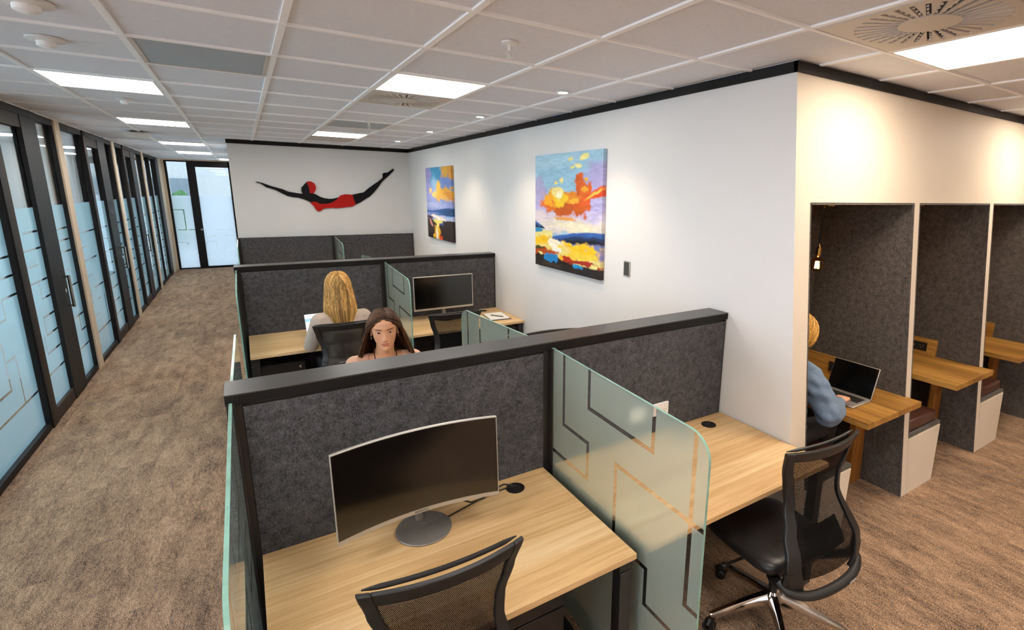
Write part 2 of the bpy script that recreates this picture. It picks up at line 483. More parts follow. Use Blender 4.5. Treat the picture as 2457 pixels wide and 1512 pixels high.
def booth_table(k):
    b = openX[k][1]
    t = thing('booth_table', ['teak booth table with the open laptop on it', 'empty teak booth table in the middle booth', 'empty teak booth table in the rightmost booth', 'booth table', 'booth table'][k], 'table', (b-.33, 1.68, 0), group='tables in the work booths')
    cx, cy = b-.33, 1.68
    # top, runs in front of the divider as well
    bm = NB(); box(bm, -.33, .325, 1.402-cy, BACK-cy-.003, .690, .728)
    vs = box(bm, .3255, .338, 1.402-cy, FYf(.69)-cy-.002, .690, .728)
    finish(bm, 'table_top', M['teak'], t, smooth=False)
    bm = NB(); hexa(bm, [(.175, .03, 0.002), (.14, .03, .69), (.175, .07, .002), (.14, .07, .69), (.322, .03, .002), (.27, .03, .69), (.322, .07, .002), (.27, .07, .69)])
    finish(bm, 'leg', M['teak_z'], t, smooth=False)
    bm = NB(); box(bm, .30, .324, .13, BACK-cy-.004, .729, .872)
    u = finish(bm, 'upstand', M['teak'], t, smooth=False)
    bm = NB(); box(bm, .292, .2995, .20, .36, .76, .835)
    p = finish(bm, 'power_outlet', M['plastic'], u, smooth=False, bevel=.003)
    bm = NB(); lathe(bm, [(.014, 0), (.014, .004), (.008, .005)], (0, 0, 0), 16, 'x')
    lathe(bm, [(.006, .003), (.006, .0055)], (0, 0, 0), 12, 'x')
    o = finish(bm, 'socket_ring', M['silver'], p); o.location = (.288, .31, .80)
    bm = NB()
    for dy, dz, ang in ((-.012, .008, .5), (.012, .008, -.5), (0, -.01, 0)):
        box(bm, .2905, .2925, .24+dy-.0015, .24+dy+.0015, .798+dz-.005, .798+dz+.005)
    finish(bm, 'socket_slots', M['silver'], p, smooth=False)
for k in range(3):
    booth_bench(k); booth_table(k)

# pendant bulbs (one per booth)
def pendant(k):
    t = thing('pendant_lamp', 'round amber filament bulb on a black cord in ' + ['the laptop booth', 'the middle booth', 'the rightmost booth'][k], 'lamp', (3.12+PIT*k, 1.90, 2.022), group='pendant bulbs in the booths')
    bm = NB(); tube(bm, [(0, 0, -.015), (-.002, 0, -.15), (-.006, -.002, -.27)], .003, 8); finish(bm, 'cord', M['black'], t)
    bm = NB(); lathe(bm, [(.03, 0), (.03, -.012), (.012, -.02), (.006, -.03)], (0, 0, 0), 20)
    for q in range(4): lathe(bm, [(.010, 0), (.010, -.018), (.004, -.022)], (.045+.02*q, .0, 0), 12)
    finish(bm, 'ceiling_rose', M['brass'], t)
    bm = NB(); lathe(bm, [(.004, -.255), (.006, -.27), (.017, -.285), (.018, -.33), (.014, -.335)], (-.006, -.002, 0), 20); finish(bm, 'lamp_socket', M['brass'], t)
    bm = NB()
    prof = [(.013, -.333), (.016, -.342), (.03, -.355)]+[(.0475*math.sin(a), -.392-.0475*math.cos(a)) for a in [PI-.75-i*(PI-.8)/14 for i in range(15)]]
    lathe(bm, prof, (-.006, -.002, 0), 28); g = finish(bm, 'bulb', M['amber'], t)
    bm = NB()
    for q in range(10):
        a0 = 2*PI*q/10; a1 = a0+PI/10
        tube(bm, [(-.006+.010*math.cos(a0), -.002+.010*math.sin(a0), -.372), (-.006+.014*math.cos(a1), -.002+.014*math.sin(a1), -.418)], .0013, 5)
    finish(bm, 'filament', M['bulb'], g)
M['amber'] = clear_glass('amber_bulb_glass', 'ecc58a')
for k in range(3): pendant(k)

# ---------------------------------------------------------------- pane with clear lines in a frosted film
def line_rects(paths, w=.018):
    """poly-lines in (a,z) -> rects"""
    R = []
    for pts in paths:
        for (a0, z0), (a1, z1) in zip(pts, pts[1:]):
            R.append((min(a0, a1)-w/2, max(a0, a1)+w/2, min(z0, z1)-w/2, max(z0, z1)+w/2))
    return R
def pane_mesh(bm, a0, a1, z0, z1, rects, ztop, place, th, clipf=None, m=(0, 1, 2)):
    """place(a,z,side)->3d; face material: m0 frosted, m1 clear, m2 edge; film on side 0"""
    A = sorted(set([a0, a1]+[min(max(v, a0), a1) for r in rects for v in r[:2]]))
    Z = sorted(set([z0, z1, min(ztop, z1)]+[min(max(v, z0), z1) for r in rects for v in r[2:]]))
    def dd(l):
        o = [l[0]]
        for v in l[1:]:
            if v-o[-1] > 2e-4: o.append(v)
        return o
    A, Z = dd(A), dd(Z)
    cache = {}
    def V(a, z, s):
        k = (round(a, 5), round(z, 5), s)
        if k not in cache: cache[k] = bm.verts.new(place(a, z, s))
        return cache[k]
    for p, q in zip(A, A[1:]):
        for r, s in zip(Z, Z[1:]):
            if q-p < 1e-5 or s-r < 1e-5: continue
            ca, cz = (p+q)/2, (r+s)/2
            clear = cz > ztop or any(R[0] < ca < R[1] and R[2] < cz < R[3] for R in rects)
            f = bm.faces.new([V(p, r, 0), V(q, r, 0), V(q, s, 0), V(p, s, 0)]); f.material_index = m[1] if clear else m[0]
            f = bm.faces.new([V(p, r, 1), V(p, s, 1), V(q, s, 1), V(q, r, 1)]); f.material_index = m[1]
    for p, q in zip(A, A[1:]):
        for z in (z0, z1):
            bm.faces.new([V(p, z, 0), V(q, z, 0), V(q, z, 1), V(p, z, 1)]).material_index = m[2]
    for r, s in zip(Z, Z[1:]):
        for a in (a0, a1):
            bm.faces.new([V(a, r, 0), V(a, s, 0), V(a, s, 1), V(a, r, 1)]).material_index = m[2]

# ---------------------------------------------------------------- left glass partition (X = PX)
PX = -1.61
FILM = 1.86
rnd = random.Random(5)
pat = {
 'w0': [[(4.2, .538), (5.313, .537), (5.317, .9), (5.05, .9), (5.05, 1.05), (5.5, 1.05)], [(2.9, .36), (5.86, .36)], [(5.515, .36), (5.515, .75), (5.35, .75)], [(5.5, 1.05), (5.5, 1.2), (5.86, 1.2)], [(5.3, 1.35), (5.86, 1.35)], [(3.1, .9), (3.9, .9), (3.9, 1.3)], [(5.45, 1.5), (5.86, 1.5)], [(4.2, .538), (4.2, .75), (3.4, .75)]],
 'd1': [[(6.0, 1.216), (6.56, 1.216)], [(6.32, 1.22), (6.32, 1.057), (6.56, 1.057)], [(6.26, .896), (6.56, .896)], [(6.26, .735), (6.56, .735)], [(6.26, .896), (6.26, .735)], [(6.18, .577), (6.56, .577)], [(6.0, .40), (6.56, .40)], [(6.18, .577), (6.18, .735)], [(6.0, 1.5), (6.56, 1.5)], [(6.2, 1.65), (6.56, 1.65)], [(6.0, 1.36), (6.4, 1.36)]],
 'w1': [[(7.33, 1.19), (7.19, 1.19), (7.19, 1.02), (7.58, 1.02)], [(7.58, .688), (7.166, .688), (7.150, .345), (7.58, .345)], [(7.38, .688), (7.38, .52), (7.58, .52)], [(7.0, 1.5), (7.58, 1.5)], [(7.0, 1.62), (7.58, 1.62)], [(7.0, 1.38), (7.58, 1.38)]],
 'w2': [[(7.8, 1.355), (8.232, 1.355)], [(7.9, 1.2), (8.6, 1.2)], [(7.904, 1.018), (8.245, 1.018)], [(7.8, .853), (8.036, .853), (8.036, .70)], [(7.841, .527), (8.231, .527)], [(7.8, .335), (8.75, .335)], [(8.27, .85), (8.70, .85)], [(8.311, .694), (8.45, .694)], [(8.65, .335), (8.65, .7)], [(8.1, 1.52), (8.75, 1.52)]],
}
def gen_pat(y0, y1, seed):
    r = random.Random(seed); P = []
    for z in (.34, .52, .70, .88, 1.03, 1.2, 1.36, 1.52):
        a = y0+(y1-y0)*r.choice([0, .2, .35]); b = y1-(y1-y0)*r.choice([0, .15, .3])
        P.append([(a, z), (b, z)])
        if r.random() < .6: P.append([((a if r.random() < .5 else b), z), ((a if r.random() < .5 else b), z)])
    for q in range(3):
        a = y0+(y1-y0)*r.uniform(.15, .85); z = r.choice([.34, .52, .7, .88, 1.03]); P.append([(a, z), (a, z+.18)])
    return P
nwin = [0]; ndoor = [0]
def frame_bar(bm, y0, y1, z0, z1, x0=PX-.04, x1=PX+.04, mi=0): box(bm, x0, x1, y0, y1, z0, z1, mi)
def glass_window(y0, y1, paths):
    nwin[0] += 1
    bm = NB()
    frame_bar(bm, y0, y1, 0.001, .055); frame_bar(bm, y0, y1, 2.66, CEIL)
    frame_bar(bm, y0, y0+.02, .055, 2.66); frame_bar(bm, y1-.02, y1, .055, 2.66)
    w = struct('window_%d' % nwin[0], bm, M['black'])
    bm = NB(); pane_mesh(bm, y0+.02, y1-.02, .055, 2.66, line_rects(paths), FILM, lambda a, z, s: (PX+.006-.012*s, a, z), .012)
    finish(bm, 'pane', [M['frost_o'], M['glass_o'], M['gedge']], w, smooth=False)
def glass_door(y0, yg0, yg1, y1, paths, handle_y):
    ndoor[0] += 1
    bm = NB()
    frame_bar(bm, y0, yg0, 0.004, 2.66, PX-.02, PX+.05, 0)
    frame_bar(bm, yg1, y1, 0.004, 2.66, PX-.02, PX+.05, 1)
    frame_bar(bm, yg0, yg1, 0.004, .12, PX-.02, PX+.045, 0)
    frame_bar(bm, yg0, yg1, 2.55, 2.66, PX-.02, PX+.045, 0)
    frame_bar(bm, y0, y1, 2.66, CEIL, PX-.05, PX+.055, 1)
    d = struct('door_%d' % ndoor[0], bm, [M['brown'], M['black']])
    bm = NB(); pane_mesh(bm, yg0, yg1, .12, 2.55, line_rects(paths), FILM, lambda a, z, s: (PX+.018-.012*s, a, z), .012)
    finish(bm, 'pane', [M['frost_o'], M['glass_o'], M['gedge']], d, smooth=False)
    bm = NB()
    tube(bm, [(PX+.095, handle_y, .87), (PX+.095, handle_y, 1.19)], .013, 12)
    for z in (.885, 1.175): tube(bm, [(PX+.05, handle_y, z), (PX+.095, handle_y, z)], .009, 10)
    lathe(bm, [(.022, PX+.05), (.022, PX+.058)], (0, handle_y, 1.04), 16, 'x')
    finish(bm, 'door_handle', M['chrome'], d)
def mull(name_n, y0, y1, m='black', x0=PX-.05, x1=PX+.05):
    bm = NB(); box(bm, x0, x1, y0, y1, 0.001, CEIL); struct('trim_%d' % name_n, bm, M[m])
glass_window(2.88, 5.84, pat['w0'])
mull(5, 5.84, 5.90)
glass_door(5.90, 5.99, 6.57, 6.99, pat['d1'], 6.88)
glass_window(6.99, 7.59, pat['w1'])
mull(6, 7.595, 7.775, 'cream', PX-.06, PX+.055)
glass_window(7.79, 8.76, pat['w2'])
mull(7, 8.76, 8.80)
glass_door(8.80, 8.88, 9.50, 9.95, gen_pat(8.9, 9.5, 2), 9.86)
glass_window(9.955, 10.46, gen_pat(9.97, 10.45, 3))
mull(8, 10.465, 10.64, 'cream', PX-.06, PX+.055)
glass_window(10.65, 11.32, gen_pat(10.66, 11.3, 4))
glass_door(11.33, 11.42, 12.0, 12.42, gen_pat(11.4, 12.0, 6), 12.3)
glass_window(12.43, 13.28, gen_pat(12.45, 13.2, 8))
mull(9, 13.29, 13.45, 'cream', PX-.06, PX+.055)
glass_window(13.46, 14.30, gen_pat(13.5, 14.3, 9))
glass_window(14.31, 15.20, gen_pat(14.3, 15.2, 10))
mull(10, 15.21, 15.62)
bm = NB(); box(bm, PX-.08, PX+.06, 15.63, 16.2, 0, CEIL+.006); struct('wall_left_end', bm, M['cream'])
# office side walls, seen through the glass
for q, (n, y) in enumerate((('wall_office_near', 4.55), ('wall_office_middle', 7.685), ('wall_office_next', 10.55), ('wall_office_last', 13.37))):
    bm = NB(); box(bm, -4.9, PX-.065, y-.05, y+.05, 0, CEIL+.006); struct(n, bm, M['wall'])
# outer glazing of the offices
for q, (y0, y1) in enumerate(((-3.5, 4.5), (4.6, 7.635), (7.735, 10.5), (10.6, 13.32), (13.42, 16.2))):
    nwin[0] += 1
    bm = NB()
    box(bm, -5.0, -4.9, y0, y1, 0, .15, 1); box(bm, -5.0, -4.9, y0, y1, 2.6, CEIL+.006, 1)
    n = max(2, int((y1-y0)/1.4))
    for i in range(n+1):
        yy = y0+(y1-y0)*i/n; box(bm, -4.98, -4.92, max(y0, yy-.03), min(y1, yy+.03), .15, 2.6)
    box(bm, -4.98, -4.92, y0, y1, .15, .20); box(bm, -4.98, -4.92, y0, y1, 2.55, 2.6)
    w = struct('window_%d' % nwin[0], bm, [M['black'], M['wall']])
    bm = NB(); box(bm, -4.955, -4.945, y0, y1, .2, 2.55); finish(bm, 'pane', M['glass'], w, smooth=False)

# ---------------------------------------------------------------- end wall of the corridor: side light + glazed door
EY = 16.2
bm = NB(); box(bm, -5.2, -4.9, 16.2, 16.32, 0, CEIL+.006); box(bm, -4.9, -1.50, 16.2, 16.32, 0, CEIL+.006); box(bm, -1.50, -.09, EY, EY+.1, 2.70, CEIL+.006)
struct('wall_end', bm, M['cream'])
def place_end(a, z, s): return (a, EY+.04+.012*s, z)
nwin[0] += 1
bm = NB(); box(bm, -1.50, -1.455, EY, EY+.08, 0.001, 2.7); box(bm, -1.455, -1.06, EY, EY+.08, 0.001, .03); box(bm, -1.455, -1.06, EY, EY+.08, 2.67, 2.7)
w = struct('window_%d' % nwin[0], bm, M['black'])
bm = NB(); pane_mesh(bm, -1.455, -1.06, .03, 2.67, line_rects([[(-1.455, 1.5), (-1.244, 1.5), (-1.244, .98)], [(-1.455, .68), (-1.25, .68), (-1.25, .34), (-1.06, .34)], [(-1.4, 1.0), (-1.06, 1.0)]]), 1.85, place_end, .01)
finish(bm, 'pane', [M['frost_e'], M['glass_e'], M['gedge']], w, smooth=False)
ndoor[0] += 1
bm = NB(); box(bm, -1.06, -.89, EY-.02, EY+.08, 0.003, 2.7); box(bm, -.89, -.12, EY-.02, EY+.08, 2.56, 2.7); box(bm, -.89, -.12, EY-.02, EY+.08, 0.003, .05); box(bm, -.20, -.095, EY-.02, EY+.08, 0.003, 2.7)
d = struct('door_%d' % ndoor[0], bm, M['black'])
bm = NB(); pane_mesh(bm, -.89, -.20, .05, 2.56, line_rects([[(-.85, .48), (-.85, .68), (-.64, .68), (-.64, .48), (-.235, .48), (-.235, .66), (-.2, .66)], [(-.874, .82), (-.622, .82)], [(-.43, .83), (-.2, .83)], [(-.62, .985), (-.225, .985), (-.225, 1.2)], [(-.87, .28), (-.2, .28)], [(-.87, 1.0), (-.87, 1.35)]]), 1.85, place_end, .01)
finish(bm, 'pane', [M['frost_e'], M['glass_e'], M['gedge']], d, smooth=False)
bm = NB(); lathe(bm, [(.025, EY-.02), (.03, EY-.045), (.02, EY-.06)], (-.93, 0, 1.0), 16, 'y'); finish(bm, 'door_knob', M['chrome'], d)

# outside: pale building, hedge, paving
bm = NB(); box(bm, -40, 40, 16.5, 80, -.4, -.3); box(bm, -40, -5.3, -20, 16.5, -.4, -.3)
struct('trim_11', bm, plain('pale_paving', 'c9c9c6', .8))
t = thing('apartment_building', 'pale building seen through the glass door at the end of the corridor', 'building', (-4, 34, -.3))
bm = NB(); box(bm, -16, 14, 0, 8, 0, 12); finish(bm, 'facade', plain('pale_render', 'e9e7e4', .8), t, smooth=False)
for r in range(3):
    for c in range(9):
        bm = NB(); x = -13+c*2.8; box(bm, x, x+1.0, -.05, .02, 1.2+r*3.2, 2.8+r*3.2); finish(bm, 'window', plain('dim_window', '9aa5ad', .2) if (r, c) == (0, 0) else bpy.data.materials['dim_window'], t, smooth=False)
bm = NB()
rr = random.Random(3)
for q in range(70):
    c = (rr.uniform(-1.6, 1.6), rr.uniform(-.4, .4), rr.uniform(.3, 2.1)); s = rr.uniform(.15, .32)
    bmesh.ops.create_icosphere(bm, subdivisions=1, radius=s, matrix=Matrix.Translation(c))
for v in bm.verts: v.co += Vector((rr.uniform(-.06, .06), rr.uniform(-.06, .06), rr.uniform(-.06, .06)))
h = finish(bm, 'garden_shrub', plain('leaf_green', '5f8f55', .7, noise=.3, scale=8), loc=(-3.4, 27, -.3)); tag(h, 'green shrub outside, seen through the side light left of the end door', 'shrub')
# ================================================================ CEILING FITTINGS
def light_panel(x, y, lab, dx=.595, dy=.606, m='panel'):
    t = thing('ceiling_light', lab, 'ceiling light', (x+dx/2, y+dy/2, CEIL), group='square recessed ceiling light panels')
    a, b = dx/2-.016, dy/2-.014
    bm = NB()
    for s in (-1, 1):
        box(bm, -a, a, s*b-.008 if s > 0 else -b, s*b if s > 0 else -b+.008, -.005, .004)
        box(bm, s*a-.008 if s > 0 else -a, s*a if s > 0 else -a+.008, -b+.008, b-.008, -.005, .004)
    finish(bm, 'frame', M['white'], t, smooth=False)
    bm = NB(); box(bm, -a+.008, a-.008, -b+.008, b-.008, -.002, .004); finish(bm, 'diffuser', M[m], t, smooth=False)
for i, y, lab in ((-1, 4.395, 'corridor ceiling light nearest the camera, large and bright at left'), (-1, 6.84, 'second corridor ceiling light, before the white ceiling box'),
                  (-1, 9.97, 'third corridor ceiling light, before the paired one'), (-1, 12.58, 'fourth corridor ceiling light, just before the end door'),
                  (2, gy(3), 'ceiling light beside the swirl vent above the second desk row'), (2, gy(9), 'small far ceiling light near the swimmer wall'),
                  (5, gy(-1), 'bright ceiling light at top right in front of the booths'), (-1, gy(-1), 'ceiling light'), (-1, gy(-5), 'ceiling light'), (2, gy(-2), 'ceiling light'), (2, gy(-6), 'ceiling light'),
                  (5, gy(-5), 'ceiling light'), (9, gy(-1), 'ceiling light'), (9, gy(-5), 'ceiling light')):
    light_panel(gx(i), y, lab if lab != 'ceiling light' else 'square ceiling light panel behind the camera', m='panel_w' if i >= 5 else 'panel')
light_panel(-.36, 15.0, 'farthest ceiling light, tiny above the end door')
for y in (6.1, 9.0, 12.0, 14.8, 2.0): light_panel(-3.6, y, 'office ceiling light seen through the glass partition')

def swirl_vent(x, y, lab, n=32):
    t = thing('ceiling_vent', lab, 'vent', (x+.2975, y+.303, CEIL), group='square swirl ceiling vents')
    # face plate with real radial slots: built as wedge faces between slots
    R0, R1, S = .105, .255, .278
    bm = NB(); zt, zb = .003, -.006
    def add(poly):
        prism(bm, poly, lambda p, s: (p[0], p[1], zb if s == 0 else zt))
    prism(bm, [(R0*math.cos(2*PI*k/64), R0*math.sin(2*PI*k/64)) for k in range(64)], lambda p, s: (p[0], p[1], zb if s == 0 else zt))
    hw = .0088
    def sq(a):
        c, s = math.cos(a), math.sin(a); m = max(abs(c), abs(s)); return (S*c/m, S*s/m*1.02)
    for k in range(n):
        a0 = 2*PI*k/n; a1 = 2*PI*(k+1)/n; am = (a0+a1)/2
        def off(a, r, sgn):
            return (r*math.cos(a)-sgn*hw*math.sin(a), r*math.sin(a)+sgn*hw*math.cos(a))
        add([off(a0, R0-.002, 1), off(a0, R1, 1), off(a1, R1, -1), off(a1, R0-.002, -1)])
        p0, p1 = sq(a0), sq(a1); c = []
        for q in range(1, 8, 2):
            ca = PI/4*q
            if a0 < ca < a1: c = [sq(ca)]
        add([off(a0, R1, 0), p0]+c+[p1, off(a1, R1, 0)])
    finish(bm, 'face_plate', M['greyvent'], t, smooth=False)
    bm = NB(); box(bm, -S+.01, S-.01, -S+.01, S-.01, .0035, .0055); finish(bm, 'backing', M['dark'], t, smooth=False)
    bm = NB()
    for k in range(n):
        a = 2*PI*k/n; c, s = math.cos(a), math.sin(a)
        for r in (.125, .165, .205, .24):
            P = [(r, -hw*.8), (r+.012, -hw*.8), (r+.012, hw*.1), (r, hw*.1)]
            prism(bm, P, lambda p, q: (p[0]*c-p[1]*s, p[0]*s+p[1]*c, (-.002 if q == 0 else .003)))
    finish(bm, 'vane', M['white'], t, smooth=False)['kind'] = 'stuff'
swirl_vent(gx(4), gy(-1), 'large swirl ceiling vent at top right beside the bright light panel')
swirl_vent(gx(2), gy(4), 'swirl ceiling vent behind the light above the second desk row')
swirl_vent(gx(2), gy(10)+.1, 'small far swirl ceiling vent behind the farthest main light')
for i, j, lab in ((0, 3, 'large grey recessed ceiling grille at upper left'), (2, 7, 'smaller grey ceiling grille near the far sprinkler')):
    t = thing('return_air_grille', lab, 'vent', (gx(i)+.2975, gy(j)+.303, CEIL), group='grey ceiling grilles')
    bm = NB(); a = .283; b = .288
    box(bm, -a, a, b-.006, b, -.004, .004); box(bm, -a, a, -b, -b+.006, -.004, .004); box(bm, -a, -a+.02, -b, b, -.004, .004); box(bm, a-.02, a, -b, b, -.004, .004)
    finish(bm, 'frame', M['greyvent'], t, smooth=False)
    bm = NB(); box(bm, -a+.02, a-.02, -b+.006, b-.006, -.001, .004)
    finish(bm, 'grille_face', M['acoustic'], t, smooth=False)
# downlights along the painting wall + wall-washers over the booths
def downlight(x, y, lab, power=16, col=(1, .80, .58)):
    t = thing('downlight', lab, 'downlight', (x, y, CEIL), group='small round downlights')
    bm = NB(); lathe(bm, [(.045, .004), (.045, -.003), (.034, -.005), (.032, .0)], seg=28); finish(bm, 'ring', M['white'], t)
    bm = NB(); lathe(bm, [(.031, .003), (.031, -.0025)], seg=24); finish(bm, 'lens', M['downl'], t)
    l = bpy.data.lights.new('downlight_spot', 'SPOT'); l.energy = power; l.color = col; l.spot_size = math.radians(104); l.spot_blend = .75; l.shadow_soft_size = .03
    o = bpy.data.objects.new('lamp', l); COL.objects.link(o); o.parent = t; o.location = (0, 0, -.012)
for y, l in ((3.11, 'downlight nearest the camera above the big painting'), (4.54, 'second downlight along the painting wall'), (6.02, 'third downlight along the painting wall'), (7.46, 'farthest downlight, near the swimmer wall corner')):
    downlight(1.90, y, l, 27)
for x in (2.9, 4.65, 6.4): downlight(x, .60, 'downlight above the booth fronts, out of frame', 9, (1, .72, .45))

def sprinkler(x, y, lab):
    t = thing('sprinkler_head', lab, 'sprinkler', (x, y, CEIL), group='ceiling sprinklers')
    bm = NB(); lathe(bm, [(.036, .004), (.036, -.004), (.018, -.012), (.012, -.012)], seg=24); finish(bm, 'escutcheon', M['white'], t)
    bm = NB()
    lathe(bm, [(.008, -.01), (.008, -.035)], seg=12)
    for s in (-1, 1): tube(bm, [(s*.006, 0, -.03), (s*.014, 0, -.045), (s*.006, 0, -.062)], .0025, 6)
    lathe(bm, [(.016, -.062), (.016, -.064)], seg=12); lathe(bm, [(.003, -.035), (.003, -.06)], seg=8)
    finish(bm, 'sprinkler_body', M['white'], t)
sprinkler(1.10, 2.27, 'white ceiling sprinkler nearest the camera, top centre')
sprinkler(1.15, 5.58, 'small far ceiling sprinkler beside the grey grille')
def disc(x, y, lab, r=.07, square=False):
    t = thing('smoke_detector' if not square else 'speaker', lab, 'ceiling fitting', (x, y, CEIL))
    bm = NB(); lathe(bm, [(r, .004), (r, -.006), (r*.8, -.012), (r*.55, -.012)], seg=32); finish(bm, 'base', M['white'], t)
    bm = NB(); lathe(bm, [(r*.5, -.010), (r*.5, -.03), (r*.3, -.038)], seg=24); finish(bm, 'head', M['tbar'], t)
disc(-.69, 3.50, 'white round smoke detector on the corridor ceiling before the first light')
disc(-.60, 2.86, 'round ceiling fitting cut off at the top left corner', .08)
disc(-.69, 5.45, 'faint flush round fitting behind the first corridor light', .05)
t = thing('ceiling_sensor_box', 'white boxy fitting hanging under the corridor ceiling', 'ceiling fitting', (-1.0, 8.5, CEIL))
bm = NB(); box(bm, -.12, .12, -.10, .10, -.07, -.012); finish(bm, 'housing', M['white'], t, bevel=.008)
bm = NB(); box(bm, -.06, .06, -.06, .06, -.014, .002); finish(bm, 'mount', M['plastic_g'], t, smooth=False)
# ================================================================ WORKSTATIONS
def desk_screen(y0, y1, lab, cap=True):
    """fabric screen across both bays, X -.11 .. WX"""
    t = thing('desk_screen', lab, 'office screen', (0, (y0+y1)/2, 0), group='charcoal felt desk screens')
    cy = (y0+y1)/2; h = (y1-y0)/2; x1 = WX-.004
    ztop = 1.325 if cap else 1.35
    bm = NB()
    for a, b in ((-.108, -.070), (1.134, 1.168), (x1-.012, x1)): box(bm, a, b, -h+.004, h-.004, .002, ztop)
    box(bm, -.070, 1.134, -h+.012, h-.012, ztop-.03, ztop); box(bm, 1.168, x1-.012, -h+.012, h-.012, ztop-.03, ztop)
    box(bm, -.070, 1.134, -h+.02, h-.02, .10, ztop-.03); box(bm, 1.168, x1-.012, -h+.02, h-.02, .10, ztop-.03)
    finish(bm, 'frame', M['blackmetal'], t, smooth=False)
    for a, b in ((-.068, 1.132), (1.170, x1-.013)):
        for s in ((-1, 1) if cap else (-1,)):
            bm = NB(); ya, yb = sorted((s*(h+.002), s*(h-.014))); box(bm, a, b, ya, yb, .35, 1.312 if cap else 1.35)
            finish(bm, 'felt_panel', M['felt'], t, bevel=.002)
    if cap:
        bm = NB(); box(bm, -.118, WX-.003, -h-.006, h+.006, 1.326, 1.361, 1); box(bm, -.119, WX-.003, -h-.007, h+.007, 1.3612, 1.367, 0)  # black body below the thin plate: shaded strip put into the colour
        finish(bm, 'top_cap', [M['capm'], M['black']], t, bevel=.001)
    return t
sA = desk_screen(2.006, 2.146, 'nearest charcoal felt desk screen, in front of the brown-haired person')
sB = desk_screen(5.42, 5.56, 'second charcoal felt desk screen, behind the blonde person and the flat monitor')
sC = desk_screen(8.79, 8.855, 'farthest charcoal felt screen against the swimmer wall', cap=False)
# power outlet on the nearest screen
t = thing('wall_socket', 'white double power socket on the nearest felt screen, right bay', 'socket', (1.895, 1.9995, .862))
bm = NB(); box(bm, -.057, .057, -.0, .0045, -.036, .036); box(bm, -.057, .057, -.009, 0, -.036, .036); finish(bm, 'plate', M['white'], t, bevel=.003)
bm = NB()
for s in (-1, 1):
    box(bm, s*.03-.006, s*.03+.006, -.012, -.0095, .012, .026)
finish(bm, 'switch', M['white'], t, bevel=.001)
bm = NB()
for s in (-1, 1):
    for dx, dz in ((-.008, -.004), (.008, -.004), (0, -.018)): box(bm, s*.03+dx-.001, s*.03+dx+.001, -.0096, -.0088, dz-.004, dz+.004)
finish(bm, 'socket_slots', M['plastic'], t, smooth=False)

GP = [[(.117, 1.40), (.117, .994), (.32, .994), (.32, .82), (-.1, .82)], [(.322, 1.40), (.322, 1.161), (.735, 1.161), (.735, 1.40)],
      [(.523, .56), (.523, .996), (1.3, .996)], [(.94, 1.40), (.94, .657), (1.3, .657)], [(.25, .652), (.731, .652), (.731, .49), (1.3, .49)]]
def glass_divider(x, y0, direc, length, lab, film_side=0, drop=.035, z0=.004, zt=1.338):
    t = thing('glass_divider', lab, 'glass divider', (x, y0, 0), group='frosted glass desk dividers')
    R = .09
    def place(a, z, s):
        zz = z
        if z > zt-R:
            d = length-a; f = 1 if d >= R else math.sqrt(max(0, 1-((R-d)/R)**2)); zz = zt-R+(z-(zt-R))*f
        zz -= drop*(a/length)*(zz-z0)/(zt-z0)
        return ((.005-.010*s)*(1 if film_side else -1), direc*a, zz)
    rects = line_rects(GP, .019)
    ex = [(length-R*(1-math.cos(k*PI/18)), length+1, 99, 99) for k in range(1, 10)]+[(length-R, length+1, 99, 99)]
    rects2 = rects+[(r[0], length, zt+5, zt+6) for r in ex]+[(length+1, length+2, zt-R, zt+5)]
    bm = NB(); pane_mesh(bm, .004, length, z0, zt, rects2, zt+1, place, .01)
    bmesh.ops.remove_doubles(bm, verts=bm.verts, dist=1e-5)
    finish(bm, 'glass_pane', [M['frost'], M['glass'], M['gedge']], t, smooth=False, recalc=False)
    bm = NB(); 
    box(bm, -.013, -.0062, 0 if direc > 0 else -.022, .022 if direc > 0 else 0, z0, zt-.002)
    box(bm, .0062, .013, 0 if direc > 0 else -.022, .022 if direc > 0 else 0, z0, zt-.002)
    finish(bm, 'edge_channel', M['blackmetal'], t, smooth=False)
    return t
glass_divider(1.178, 2.0, -1, 1.0, 'frosted glass divider nearest the camera, between the curved monitor desk and the empty desk')
glass_divider(-.102, 2.0, -1, 1.02, 'frosted glass divider at the left end of the nearest desk, seen edge-on', 1)
glass_divider(1.178, 2.152, 1, 1.06, 'round-cornered glass divider right of the brown-haired person', drop=.05)
glass_divider(-.102, 2.152, 1, 1.15, 'glass divider left of the brown-haired person, on the corridor side', 1, drop=.06)
glass_divider(1.178, 5.414, -1, .93, 'frosted glass divider between the blonde person and the flat monitor', drop=.05)
glass_divider(-.102, 5.414, -1, .95, 'glass divider at the corridor end of the blonde person\'s desk', 1, drop=.05)
glass_divider(1.178, 5.566, 1, 1.1, 'round-cornered glass divider just behind the second screen', drop=.06)
glass_divider(-.102, 5.566, 1, .95, 'glass divider tip behind the second screen, corridor end', 1, drop=.06)
glass_divider(1.178, 8.782, -1, .78, 'far glass divider standing out from the farthest felt screen', drop=.05)
glass_divider(-.102, 8.782, -1, .8, 'farthest glass divider beside the end door, corridor end', 1, drop=.05)

